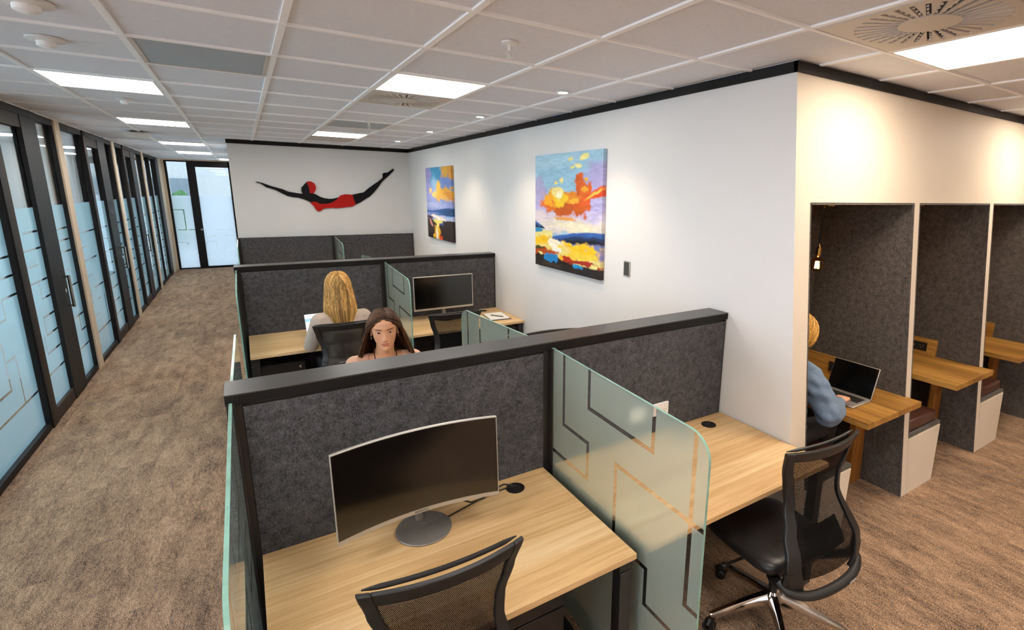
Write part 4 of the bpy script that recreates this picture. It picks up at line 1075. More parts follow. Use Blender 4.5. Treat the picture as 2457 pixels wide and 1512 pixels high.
# ================================================================ OFFICE CHAIRS
def make_chair(lab):
    """local: faces +Y, origin on the floor under the hub"""
    t = thing('office_chair', lab, 'chair', (0, 0, 0), group='black mesh-back office chairs')
    W = [(.40, .43), (.47, .48), (.55, .495), (.64, .455), (.72, .385), (.79, .36), (.86, .375), (.95, .43), (1.045, .475)]
    Yb = [(.40, -.215), (.48, -.228), (.58, -.215), (.68, -.165), (.76, -.130), (.86, -.122), (.95, -.132), (1.045, -.155)]
    def S(u, z, o=0.):
        w = interp(W, z)/2
        return Vector((u*w, interp(Yb, z)-.045*(1-u*u)-o, z))
    Z0, Z1 = .475, 1.04
    fr_off = (0, -.022, 0)
    bm = NB()
    for s in (-1, 1):   # side rails
        def rail(q, z, s=s):
            wd = interp([(.43, .30), (.60, .24), (.80, .21), (1.04, .15)], z)
            return S(s*(1-wd*(1-q)), z)
        slab(bm, rail, 0, 1, .43, Z1, 3, 24, (0, -.02, 0))
    slab(bm, lambda u, z: S(u, z), -.852, .852, Z1-.05, Z1, 20, 3, (0, -.018, 0))     # top rail
    bmesh.ops.remove_doubles(bm, verts=bm.verts, dist=1e-5)
    finish(bm, 'back_frame', M['plastic'], t, bevel=.004, ang=40)
    bm = NB()   # curved lower bar, further back, and arms under the seat
    tube(bm, smooth_path([(-.238, -.20, .470), (-.228, -.245, .445), (-.14, -.285, .425), (0, -.298, .420), (.14, -.285, .425), (.228, -.245, .445), (.238, -.20, .470)]), .021, 12, flat=.8, up=(0, 0, 1))
    for s in (-1, 1): tube(bm, smooth_path([(s*.226, -.232, .53), (s*.222, -.215, .455), (s*.16, -.11, .39), (s*.06, .0, .372)]), .025, 12, flat=.8)
    finish(bm, 'lower_bar', M['plastic'], t)
    bm = NB()
    nu, nv = 20, 26
    G = [[bm.verts.new(S(-.86+1.72*i/nu, .488+(Z1-.05-.488)*j/nv, .008)) for i in range(nu+1)] for j in range(nv+1)]
    for j in range(nv):
        for i in range(nu): bm.faces.new((G[j][i], G[j][i+1], G[j+1][i+1], G[j+1][i]))
    finish(bm, 'back_mesh', M['mesh'], t)
    bm = NB()   # front padded rim of the mesh, separate from the frame at the top
    tube(bm, [S(u, Z1-.001, -.008-.017*(1-u*u)) for u in [-.93+1.86*k/20 for k in range(21)]], [.002, .005]+[.0072]*17+[.005, .002], 8)
    finish(bm, 'padded_rim', M['plastic'], t)
    bm = NB(); slab(bm, lambda u, z: S(u, z, -.012+.0*u), -.5, .5, .56, .67, 12, 6, (0, .008, 0)); finish(bm, 'lumbar_pad', M['mesh_dense'], t)
    bm = NB()   # seat cushion: super-ellipse loft
    rings = []
    prof = [(.86, .420), (.95, .424), (.995, .436), (1., .452), (.985, .468), (.93, .480), (.78, .487), (.5, .489), (.02, .488)]
    for k, (s, z) in enumerate(prof):
        ring = []
        for q in range(48):
            a = 2*PI*q/48; c, d = math.cos(a), math.sin(a)
            x = .240*s*math.copysign(abs(c)**.36, c); y = .222*s*math.copysign(abs(d)**.40, d)
            zz = z-(.022*max(0, (y-.14)/.1)**1.5)
            ring.append(bm.verts.new((x, y+.055, zz+.006)))
        rings.append(ring)
    for a, b in zip(rings, rings[1:]):
        for q in range(48): bm.faces.new((a[q], a[(q+1) % 48], b[(q+1) % 48], b[q]))
    bm.faces.new(rings[0][::-1]); bm.faces.new(rings[-1])
    finish(bm, 'seat', M['bleather'], t, ang=60)
    bm = NB(); box(bm, -.18, .18, -.14, .20, .395, .421); finish(bm, 'seat_pan', M['plastic'], t, bevel=.012)
    bm = NB(); box(bm, -.075, .075, -.10, .10, .345, .396); finish(bm, 'tilt_mechanism', M['plastic'], t, bevel=.015)
    bm = NB(); tube(bm, [(-.07, .05, .375), (-.25, .06, .375), (-.30, .06, .37)], [.007, .007, .014], 8); finish(bm, 'lever', M['plastic'], t)
    bm = NB(); lathe(bm, [(.022, .14), (.022, .26)], seg=20); lathe(bm, [(.014, .26), (.014, .35)], seg=16); finish(bm, 'gas_column', M['plastic'], t)
    bm = NB(); lathe(bm, [(.035, .095), (.045, .11), (.042, .158), (.028, .175)], seg=28); finish(bm, 'hub', M['chrome'], t)
    for k in range(5):
        a = PI/2+2*PI*k/5; c, s = math.cos(a), math.sin(a)
        bm = NB()
        rs = []
        for r, wd, zt, zb in ((.03, .026, .166, .112), (.12, .022, .148, .104), (.22, .018, .122, .092), (.31, .015, .096, .074), (.325, .010, .090, .076)):
            rs.append([bm.verts.new((r*c-x*s, r*s+x*c, z)) for x, z in ((-wd, zb), (-wd*.9, (zt+zb)/2+.004), (-wd*.55, zt), (wd*.55, zt), (wd*.9, (zt+zb)/2+.004), (wd, zb))])
        for p, q in zip(rs, rs[1:]):
            for i in range(6): bm.faces.new((p[i], p[(i+1) % 6], q[(i+1) % 6], q[i]))
        bm.faces.new(rs[0]); bm.faces.new(rs[-1][::-1])
        lg = finish(bm, 'leg', M['chrome'], t, ang=25)
        bm = NB()
        cx, cy = .315*c, .315*s; rot = .6+k*1.3; rc, rs_ = math.cos(rot), math.sin(rot)
        for sd in (-1, 1):
            pr = []
            n0 = len(bm.verts)
            lathe(bm, [(.022, sd*.006), (.027, sd*.009), (.027, sd*.022), (.020, sd*.026)], (0, .014, .0275), 18, 'x')
        tube(bm, [(0, .0, .078), (0, .0, .05), (0, .012, .034)], [.009, .012, .010], 10)
        tube(bm, [(-.024, .014, .0275), (.024, .014, .0275)], .006, 8)
        tube(bm, [(0, -.012, .040), (0, .0, .056), (0, .022, .060), (0, .042, .046)], [.013, .016, .016, .012], 8)
        bmesh.ops.rotate(bm, verts=bm.verts, matrix=Matrix.Rotation(rot, 3, 'Z'), cent=(0, 0, 0))
        bmesh.ops.translate(bm, verts=bm.verts, vec=(cx, cy, 0))
        finish(bm, 'caster', M['plastic'], lg)
    o = text_part('brand_lettering', 'NOAH', .016, (.10, -.3145, .424), (PI/2, 0, .10), M['white'], t)
    o = text_part('small_lettering', 'ergonomic', .006, (-.10, -.245, .55), (PI/2-.1, 0, -.1), M['silver'], t)
    return t
M['mesh_dense'] = plain('dense_mesh_pad', '1b1a1a', .8, noise=.2, scale=200)
chair0 = make_chair('black mesh office chair at the curved-monitor desk, cut off by the bottom edge')
def place_chair(x, y, rz, lab, first=[True], base_rot=0):
    t = chair0 if first[0] else copy_tree(chair0)
    first[0] = False
    t.location = (x, y, 0); t.rotation_euler = (0, 0, rz); t['label'] = lab
    return t
place_chair(.385, 1.385, -.04, 'black mesh office chair at the curved-monitor desk, cut off by the bottom edge')
place_chair(2.0, 1.25, -.07, 'whole black mesh office chair with polished base at the empty right desk')
place_chair(.60, 4.36, -.05, 'black mesh office chair the blonde person sits on, its back towards us')
place_chair(1.46, 4.28, -.03, 'black mesh office chair in front of the flat monitor desk')
place_chair(.64, 3.05, PI+.05, 'black mesh office chair the brown-haired person sits on')
place_chair(1.84, 3.02, PI-.08, 'black mesh office chair of which only the top rim shows above the nearest screen')
# ================================================================ PEOPLE
def smoothstep(a, b, x):
    t = np.clip((x-a)/(b-a), 0, 1); return t*t*(3-2*t)
def capsule(bm, p, q, r1, r2, seg=16):
    p, q = Vector(p), Vector(q); ax = (q-p); L_ = ax.length; ax.normalize()
    pts = []; rad = []
    for k in range(5):
        a = -PI/2+PI/2*k/4; pts.append(p+ax*r1*math.sin(a)); rad.append(max(r1*math.cos(a), 1e-4))
    for k in range(5):
        a = PI/2*k/4; pts.append(q+ax*r2*math.sin(a)); rad.append(max(r2*math.cos(a), 1e-4))
    tube(bm, pts, rad, seg)
def ellipsoid(bm, c, r, rot=None):
    m = Matrix.Translation(c) @ (rot.to_4x4() if rot else Matrix.Identity(4)) @ Matrix.Diagonal((*r, 1))
    bmesh.ops.create_icosphere(bm, subdivisions=3, radius=1, matrix=m)
def remeshed(bm, voxel, smooth=4, cut=None, noise=None):
    me = bpy.data.meshes.new('tmp'); bm.to_mesh(me); bm.free()
    o = bpy.data.objects.new('tmp', me); COL.objects.link(o)
    r = o.modifiers.new('r', 'REMESH'); r.mode = 'VOXEL'; r.voxel_size = voxel
    s = o.modifiers.new('s', 'SMOOTH'); s.iterations = smooth; s.factor = .5
    bpy.context.view_layer.update()
    dg = bpy.context.evaluated_depsgraph_get()
    me2 = bpy.data.meshes.new_from_object(o.evaluated_get(dg))
    bpy.data.objects.remove(o); bpy.data.meshes.remove(me)
    out = bmesh.new(); out.from_mesh(me2); bpy.data.meshes.remove(me2)
    if noise:
        for v in out.verts:
            v.co += v.normal*noise(v.co)
    if cut:
        bad = [v for v in out.verts if cut(v.co)]
        bmesh.ops.delete(out, geom=bad, context='VERTS')
        for _ in range(12):      # even out the cut hem
            new = {}
            for v in out.verts:
                nb = [e.other_vert(v).co for e in v.link_edges if e.is_boundary]
                if len(nb) == 2: new[v] = (nb[0]+nb[1]+v.co*2)/4
            for v, c in new.items(): v.co = c
    return out

HEAD_PROF = [(-.135, .050), (-.118, .066), (-.110, .083), (-.101, .0905), (-.092, .0895), (-.084, .0862), (-.077, .0905), (-.0725, .0925), (-.0685, .0890), (-.0645, .0930), (-.060, .0925), (-.052, .0895), (-.04, .0885), (-.02, .0865), (0., .0850), (.012, .0872), (.022, .0925), (.035, .0925), (.055, .090), (.075, .080), (.09, .066), (.105, .042), (.1145, .0)]
def head_arrays(lips='c4786b', skin='d9a27f', brow='3b261b', scalp='33231a', lid='5a3a2a'):
    nu, nv = 230, 170
    uu = np.linspace(-1, 1, nu, endpoint=False); vv = np.linspace(-1, 1, nv)
    th = PI*(uu*.52+.48*np.sign(uu)*np.abs(uu)**2.6)        # azimuth from the face, dense in front
    z = np.where(vv < 0, -.135*(np.abs(vv)**1.0), .1145*np.sin(np.clip(vv, 0, 1)*PI/2))
    TH, Zg = np.meshgrid(th, z)
    Z = np.interp(Zg, [-.135, -.10, -.0635, -.043, 0, .2], [-.135, -.101, -.0685, -.0475, 0, .2])
    yf = np.interp(Z, [p[0] for p in HEAD_PROF], [p[1] for p in HEAD_PROF])
    yfs = np.interp(Z, *zip(*[(-.135, .050), (-.118, .064), (-.105, .078), (-.09, .083), (-.07, .0855), (-.05, .0865), (-.02, .0870), (0, .0875), (.03, .0905), (.055, .090), (.075, .080), (.09, .066), (.105, .042), (.1145, 0)]))
    xw_ = .070*np.sin(np.clip(TH, -PI/2, PI/2)); wmid = np.exp(-(xw_/.023)**4)
    yf = yf*wmid+yfs*(1-wmid)
    # half width and back depth per height
    hw = np.interp(Z, [-.135, -.118, -.105, -.09, -.07, -.045, -.02, 0, .03, .06, .08, .095, .108, .1145], [.026, .031, .038, .047, .0555, .0625, .0665, .069, .0725, .070, .061, .048, .026, 0])
    bk = np.interp(Z, [-.135, -.11, -.08, -.05, -.02, .02, .05, .08, .10, .1145], [.045, .050, .058, .072, .088, .096, .094, .078, .050, 0])
    c, s = np.cos(TH), np.sin(TH)
    front = c > 0
    ex = np.where(front, 2.25, 2.0)
    cc = np.sign(c)*np.abs(c)**(2/ex); ss = np.sign(s)*np.abs(s)**(2/ex)
    X = hw*ss; Y = np.where(front, (yf)*cc, bk*cc)
    # chin narrows forward
    G = lambda x0, z0, sx, sz: np.exp(-((np.abs(X)-x0)/sx)**2-((Z-z0)/sz)**2)
    F = smoothstep(.1, .6, c)
    d = np.zeros_like(X)
    d += -.0085*G(.031, .004, .017, .011)            # sockets
    d += .0022*G(.028, .0245, .018, .0055)           # brow ridge
    d += .0035*G(.043, -.030, .016, .014)            # cheek bones
    d += -.0025*G(.043, -.065, .014, .018)
    # nose
    nz = np.interp(Z, [-.060, -.053, -.0475, -.042, -.035, -.02, 0, .012, .022], [0, .006, .0175, .0235, .0225, .0150, .0075, .003, 0])
    nw = np.interp(Z, [-.056, -.046, -.038, -.02, 0, .015], [.010, .0115, .0098, .0075, .0066, .008])
    d += nz*np.exp(-(np.abs(X)/nw)**2.4)
    d += .0075*G(.0120, -.0455, .0055, .0062)        # alae
    d += -.004*G(.0065, -.0530, .0032, .0026)        # nostrils
    # lips
    mw = .0245
    lipm = smoothstep(mw+.003, mw-.006, np.abs(X))
    d += lipm*(.0032*np.exp(-((Z+.0635+.0012*np.cos(np.abs(X)/.005))/.0034)**2)+.0042*np.exp(-((Z+.0735)/.0042)**2)-.0036*np.exp(-((Z+.0685)/.0016)**2))
    d += -.0022*G(.0265, -.0685, .004, .004)
    d += .0018*G(0, -.058, .0025, .004)*-1
    # eyelids: almond opening
    ax = (np.abs(X)-.0310)/.0150
    up = .0047*np.clip(1-ax**2, 0, 1)**.8; lo = -.0040*np.clip(1-ax**2, 0, 1)**.9
    zz = Z-.0005-.0012*ax
    inside = (np.abs(ax) < 1)
    prox = np.where(zz > 0, zz-up, lo-zz)
    band = inside*np.exp(-(prox/.0030)**2)*(prox > -.0002)
    d += .0062*G(.031, .0, .0165, .0095)
    d += .0016*band
    opening = inside*smoothstep(.0003, -.0010, prox)
    d += -.0060*opening
    Y = Y+d*F
    V = np.stack([X, Y, Zg], -1)
    # colours
    sk = L(skin); C = np.ones(X.shape+(3,))*sk
    rs = vnoise(X.shape, 12, 12, 4, 4)[..., None]-.5
    C *= 1+rs*.10
    def put(m, col):
        nonlocal C
        m = np.clip(m*F, 0, 1)[..., None]; C = C*(1-m)+L(col)*m
    put(.35*G(.044, -.034, .018, .016), 'd07e66'); put(.25*G(0, -.040, .012, .010), 'c97e68')
    put(.40*G(.031, .010, .020, .010), 'b97d5e'); put(.22*G(.031, -.014, .017, .006), 'b57a60')
    lipz = smoothstep(-.0790, -.0765, Z)*smoothstep(-.0592+.0, -.0615, Z+.0009*np.cos(np.abs(X)/.0042))
    cur = smoothstep(1.0, .82, (np.abs(X)/.0245)**2+((Z+.0688)/.0106)**2)
    put(cur*lipz*.85, lips); put(cur*np.exp(-((Z+.0685)/.0010)**2)*.8, '86483d')
    put(1.2*G(.0065, -.0532, .0030, .0022), '5c3428')
    bx = (np.abs(X)-.0335)/.0215
    bz = Z-(.0205+.0026*(1-((bx-.3)/1.3)**2)-.0035*np.clip(bx-.45, 0, 1)**1.3)
    put(smoothstep(1, .75, np.abs(bx))*np.exp(-(bz/(.0034*(1-.5*np.clip(bx, 0, 1))))**2)*1.1, brow)
    put(inside*np.exp(-((zz-up-.0004)/.0014)**2)*1., '2a1a14'); put(inside*np.exp(-((lo-zz+.0)/.0007)**2)*.45, '7a4a3a')
    put(opening*.9, 'b9a79c')
    # scalp (under the hair)
    hl = .067+.010*np.cos(np.clip(np.abs(TH)/.5, 0, PI))-.012*smoothstep(.35, .8, np.abs(TH))
    sc_ = np.maximum(smoothstep(hl-.003, hl+.004, Z), smoothstep(1.15, 1.35, np.abs(TH))*smoothstep(-.10, -.08, Z)*(Z > -.1))
    m = np.clip(sc_, 0, 1)[..., None]; C = C*(1-m)+L(scalp)*m
    return V, C

def add_head(verts, faces, cols, mat4, **k):
    V, C = head_arrays(**k); nv, nu, _ = V.shape; base = len(verts)
    for p in V.reshape(-1, 3): verts.append(tuple(mat4 @ Vector(p)))
    cols.extend(map(tuple, C.reshape(-1, 3)))
    for j in range(nv-1):
        for i in range(nu):
            a = base+j*nu+i; b = base+j*nu+(i+1) % nu
            faces.append((a, b, b+nu, a+nu))
    # close the underside
    faces.append(tuple(base+i for i in range(nu))[::-1])

def hand(bm, W, d, n, side, curl=.35, thumb=1, sc=1.):
    """W wrist, d forward, n palm normal (towards palm), side = +1 if thumb lies along +s"""
    W, d, n = Vector(W), Vector(d).normalized(), Vector(n).normalized()
    n = (n-d*n.dot(d)).normalized(); s = d.cross(n)*side
    P = lambda a, b, c: W+(d*a+s*b+n*c)*sc
    capsule(bm, W-d*.02, P(.02, 0, 0), .021*sc, .023*sc, 12)
    for b, r in ((-.026, .0125), (-.009, .0135), (.009, .0135), (.026, .013)):
        capsule(bm, P(.02, b*.75, 0), P(.082-abs(b)*.25, b*1.12, 0), .0145*sc, r*sc, 10)
    capsule(bm, P(.02, .012, .006), P(.05, .026, .008), .017*sc, .014*sc, 10)
    Ls = [(-.0295, .052, .0068), (-.0105, .070, .0076), (.0095, .076, .0080), (.0290, .068, .0077)]
    for q, (b, ln, r) in enumerate(Ls):
        base = P(.086-abs(b)*.30, b*1.10, 0); ang = .12+curl*.6+.05*q; p = base; dirv = d+s*(b*1.6)
        for seg, f in enumerate((.45, .32, .26)):
            v = (dirv.normalized()*math.cos(ang)+n*math.sin(ang)).normalized()
            e = p+v*ln*f*sc; capsule(bm, p, e, r*(1.05-.08*seg)*sc, r*(.98-.1*seg)*sc, 10); p = e; ang += curl*(.9-.15*seg)
    b0 = P(.022, .024, .006); v = (d*.62+s*.70+n*.25).normalized(); e = b0+v*.040*sc; capsule(bm, b0, e, .0125*sc, .0100*sc, 10)
    v = (d*.9+s*.28+n*.25).normalized(); e2 = e+v*.030*sc; capsule(bm, e, e2, .0098*sc, .0085*sc, 10)
    v = (d*1.+s*.05+n*.35).normalized(); capsule(bm, e2, e2+v*.022*sc, .0085*sc, .0070*sc, 10)

def person(label, loc, rz, J, skin, head_rot, hair_fn, shirt_mat, shirt_kw, trouser_mat, head_kw={}, eyes=True, extra=None, group=None, sc=1.):
    t = thing('person', label, 'person', loc, rz)
    # ---- body: torso, neck, arms, hands, legs and head in one mesh
    bm = NB()
    pel, chest, neck, hd = Vector(J['pelvis']), Vector(J['chest']), Vector(J['neck']), Vector(J['head'])
    ellipsoid(bm, pel, (.155, .115, .10)); ellipsoid(bm, (pel+chest)/2, (.118, .088, .16)); ellipsoid(bm, chest, (.138, .098, .135))
    capsule(bm, chest+Vector((0, 0, .06)), neck, .085, .060)
    hm = Matrix.Translation(hd) @ Euler(head_rot).to_matrix().to_4x4()
    nk = hm @ Vector((0, -.014, -.075))
    capsule(bm, neck-Vector((0, 0, .03)), nk, .054, .048, 24)
    for i in (0, 1):
        sh, el, wr = Vector(J['sh'][i]), Vector(J['el'][i]), Vector(J['wr'][i])
        capsule(bm, neck+Vector((0, 0, -.035)), sh, .050, .046); capsule(bm, chest+Vector((0, 0, .04)), sh-Vector((0, 0, .02)), .075, .050)
        capsule(bm, sh, el, .046, .036); capsule(bm, el, wr, .036, .024)
        hand(bm, wr, J['hd'][i][0], J['hd'][i][1], J['hd'][i][2], J.get('curl', .35))
        hp, kn, an = Vector(J['hip'][i]), Vector(J['kn'][i]), Vector(J['an'][i])
        capsule(bm, hp, kn, .078, .052); capsule(bm, kn, an, .050, .032); capsule(bm, an, an+Vector((0, .13, -.045)), .034, .026)
    b = remeshed(bm, .0052, 3)
    verts = [tuple(v.co) for v in b.verts]; b.verts.index_update(); faces = [tuple(v.index for v in f.verts) for f in b.faces]; b.free()
    sk = L(skin)
    rr = np.random.RandomState(1); cols = [tuple(sk*(1+.03*rr.randn())) for _ in verts]
    add_head(verts, faces, cols, hm, skin=skin, **head_kw)
    # ears
    for s in (-1, 1):
        eb = NB()
        ring = [(s*(.070+.010*abs(math.sin(a/1.0))*.3+.001), -.006-.010*math.cos(a)*1.0, -.014+.025*math.sin(a)) for a in [2*PI*k/16 for k in range(17)]]
        tube(eb, ring, .0042, 8); tube(eb, [(s*.069, .004, .0), (s*.073, -.004, -.004), (s*.071, .0, -.026)], .004, 8)
        ellipsoid(eb, (s*.0705, -.003, -.012), (.005, .012, .026))
        for v in eb.verts: v.co = hm @ v.co
        base = len(verts); eb.verts.index_update(); verts += [tuple(v.co) for v in eb.verts]; faces += [tuple(base+v.index for v in f.verts) for f in eb.faces]; cols += [tuple(sk*[1, .88, .84])]*len(eb.verts); eb.free()
    me = bpy.data.meshes.new('body'); me.from_pydata(verts, [], faces); me.validate()
    ca = me.color_attributes.new('Col', 'FLOAT_COLOR', 'POINT'); cc = np.ones((len(me.vertices), 4)); cc[:, :3] = np.array(cols)[:len(me.vertices)]
    ca.data.foreach_set('color', cc.ravel().astype(np.float32)); me.materials.append(M['skin'])
    for p in me.polygons: p.use_smooth = True
    o = bpy.data.objects.new('body', me); COL.objects.link(o); o.parent = t
    # ---- eyes
    if eyes:
        for s in (-1, 1):
            eb = NB(); bmesh.ops.create_uvsphere(eb, u_segments=32, v_segments=24, radius=.0120, matrix=Matrix.Rotation(-PI/2, 4, 'X'))
            for f in eb.faces:
                c = f.calc_center_median().normalized(); f.material_index = 2 if c.y > .965 else (1 if c.y > .82 else 0)
            e = finish(eb, 'eye', [M['sclera'], M['iris'], M['pupil']], t, ang=80)
            e.matrix_local = hm @ Matrix.Translation((s*.0310, .0656, .0002)) @ Euler((-.14, 0, .0)).to_matrix().to_4x4()
    # ---- hair
    hair_fn(t, hm)
    # ---- clothing
    kw = dict(inf=.012, sleeve=(.060, .050, .034), cut=None, noise=None, cuff=.95, voxel=.008, name='shirt'); kw.update(shirt_kw)
    f = kw['inf']; bm = NB()
    ellipsoid(bm, pel+Vector((0, 0, .03)), (.155+f, .118+f, .12)); ellipsoid(bm, (pel+chest)/2, (.122+f, .092+f, .18)); ellipsoid(bm, chest, (.140+f, .102+f, .145))
    capsule(bm, chest+Vector((0, 0, .06)), neck-Vector((0, 0, .01)), .085+f, .056+f)
    for i in (0, 1):
        sh, el, wr = Vector(J['sh'][i]), Vector(J['el'][i]), Vector(J['wr'][i])
        capsule(bm, neck+Vector((0, 0, -.040)), sh, .050+f, .046+f); capsule(bm, chest+Vector((0, 0, .04)), sh-Vector((0, 0, .02)), .078+f, .050+f)
        a, b_, c_ = kw['sleeve']; mid = sh.lerp(el, .5)
        capsule(bm, sh, mid, .048+f, a); capsule(bm, mid, el, a, b_)
        end = el.lerp(wr, kw['cuff'])
        if kw.get('puff'):
            m2 = el.lerp(wr, .45); sag = Vector((0, 0, -.02))
            capsule(bm, el+sag*.4, m2+sag, b_, kw['puff']); capsule(bm, m2+sag, el.lerp(wr, kw['cuff']-.12), kw['puff'], kw['puff']*.72); capsule(bm, el.lerp(wr, kw['cuff']-.10), end, .036, .031)
        else: capsule(bm, el, end, b_, c_)
    sb = remeshed(bm, kw['voxel'], 6, kw['cut'], kw['noise'])
    so = finish(sb, kw['name'], shirt_mat, t, ang=180, recalc=False)
    sm_ = so.modifiers.new('th', 'SOLIDIFY'); sm_.thickness = .003; sm_.offset = 0
    bm = NB()
    ellipsoid(bm, pel-Vector((0, 0, .01)), (.168, .128, .105))
    for i in (0, 1):
        hp, kn, an = Vector(J['hip'][i]), Vector(J['kn'][i]), Vector(J['an'][i])
        capsule(bm, hp, kn, .090, .064); capsule(bm, kn, kn.lerp(an, .93), .062, .048)
    finish(remeshed(bm, .009, 5), 'trousers', trouser_mat, t, ang=180, recalc=False)
    for i in (0, 1):
        an = Vector(J['an'][i]); bm = NB(); ellipsoid(bm, an+Vector((0, .06, -.065)), (.043, .125, .032)); capsule(bm, an, an+Vector((0, .01, -.05)), .042, .040)
        for v in bm.verts: v.co.z = max(v.co.z, .003)
        finish(bm, 'shoe', M['bleather'], t, ang=180)
    if extra: extra(t, hm)
    return t

M['skin'] = attr_mat('skin', .48, .35, .05, .12)
M['sclera'] = plain('sclera', 'ddd5cf', .2, noise=.02); M['iris'] = plain('iris_brown', '4a2f1e', .15, noise=.3, scale=300); M['pupil'] = plain('pupil', '070606', .08, noise=0)
def hair_mat(name, lo, mid, hi):
    t = NT(name); P = t.obj()
    a = t.noise(t.mapping(P, (170, 170, 3)), 1., 2, .5, .1); b = t.noise(t.mapping(P, (28, 28, 2.5)), 1., 3, .5, .3)
    f = t.math('ADD', t.math('MULTIPLY', a, .7), t.math('MULTIPLY', b, .3))
    nd = t.bsdf(t.ramp(f, [(.34, srgb(lo)), (.5, srgb(mid)), (.66, srgb(hi))]), .42, 0, .22)
    t.bump(nd, a, .5, .002); return t.done(nd)
def hair_set(name, lo, mid, hi):
    d = lambda h, k: '%02x%02x%02x' % tuple(min(255, int(int(h[i:i+2], 16)*k)) for i in (0, 2, 4))
    return [hair_mat(name+n, d(lo, k), d(mid, k), d(hi, k)) for n, k in (('_dark', .74), ('', 1.), ('_light', 1.14))]
M['brunette'] = hair_set('brown_hair', '2a1a10', '4c3220', '744e32')
M['blonde'] = hair_set('blonde_hair', '80592c', 'b98a4a', 'dcb574')
M['blonde_s'] = hair_set('short_blonde_hair', '8a5c28', 'c28f42', 'e6bd70')

def long_hair(mat, n=42, zend=-.42, flare=.05, th0=66, fr_b=54, seed=1, back_y=-.02, infl=.009, front_push=0., rad=.0085, jit=1., side=.008, taper=False):
    def fn(t, hm):
        r = random.Random(seed); bm = NB()
        a, b, c = .0735, .0945, .113
        for layer in (0, 1):
            for s in (-1, 1):
                for k in range(n):
                    w = (k+.5*layer)/n
                    h = infl*(.5+layer*.75)+r.uniform(-.0015, .0025)*jit
                    be = math.radians(fr_b+(-78-fr_b)*w); th = math.radians(th0+(179-th0)*w**.9)
                    P0 = Vector((s*.035, math.sin(be), math.cos(be))).normalized()
                    E_ = Vector((s*math.sin(th), math.cos(th), -.02-.12*r.random())).normalized()
                    pts = []
                    om = math.acos(max(-1, min(1, P0.dot(E_))))
                    N = 9
                    for q in range(N+1):
                        tq = q/N
                        D = (P0*math.sin((1-tq)*om)+E_*math.sin(tq*om))/math.sin(om)
                        g = h*(.35+.65*min(1, tq*3)) if q else h*.3
                        # lift round the temples so the locks bow outward
                        p = Vector((D.x*(a+g+side*tq), D.y*(b+g), D.z*(c+g-.004*tq)))
                        p.y += front_push*math.sin(tq*PI)*max(0, 1-w*3)
                        pts.append(p)
                    e = pts[-1]; out = Vector((e.x, e.y, 0)).normalized(); ze = zend+r.uniform(-.03, .03)*jit
                    wob = r.uniform(-1, 1); ph = r.uniform(0, 6)
                    for q in range(1, 10):
                        tq = q/9; fl = flare*(tq**.85) if not taper else flare*(tq if tq < .45 else .45-(tq-.45)*2.2)
                        p = e+Vector((out.x*fl+.004*math.sin(ph+tq*5)*wob*jit, out.y*fl*.5+back_y*tq*(1-.3*w), (ze-e.z)*tq))
                        if p.y > -.03 and tq > .4: p.y -= (tq-.4)*.10*max(0, 1)
                        pts.append(p)
                    m = len(pts); rads = [rad*(.45+.75*min(1, i/4)) * (1-.75*max(0, (i-m+5)/5)**2) for i in range(m)]
                    pts = [hm @ p for p in pts]
                    # hang straight down in the person frame once past the head
                    tube(bm, pts, rads, 7, flat=.50, up=tuple((hm.to_3x3() @ out)), mi=r.choice((0, 1, 1, 2)))
        finish(bm, 'hair', mat, t, ang=180)
    return fn
def short_hair(mat, seed=3):
    def fn(t, hm):
        r = random.Random(seed); bm = NB(); a, b, c = .0745, .0955, .114
        for layer in (0, 1):
            for k in range(140):
                th = math.radians(62+(298-62)*k/139); h = .008+layer*.007+r.uniform(-.002, .003)
                P0 = Vector((r.uniform(-.25, .25), .15+r.uniform(-.2, .2), 1)).normalized(); E_ = Vector((math.sin(th), math.cos(th), -.45-.25*abs(math.sin(th/2)))).normalized()
                om = math.acos(P0.dot(E_)); pts = []
                for q in range(10):
                    tq = q/9; D = (P0*math.sin((1-tq)*om)+E_*math.sin(tq*om))/math.sin(om); g = h+.012*math.sin(tq*PI)
                    pts.append(hm @ Vector((D.x*(a+g), D.y*(b+g), D.z*(c+g))))
                tube(bm, pts, [.004+.0032*math.sin(PI*min(1, .2+i/9*.8)) for i in range(10)], 7, flat=.5, mi=r.choice((0, 1, 1, 2)))
        finish(bm, 'hair', mat, t, ang=180)
    return fn

def fold_noise(seed, amp, f1=22, f2=55):
    r = random.Random(seed); K = [(Vector((r.uniform(-1, 1), r.uniform(-1, 1), r.uniform(-1, 1))).normalized()*r.uniform(f1, f2), r.uniform(0, 6)) for _ in range(7)]
    return lambda p: amp*sum(math.sin(k.dot(p)+ph) for k, ph in K)/3.

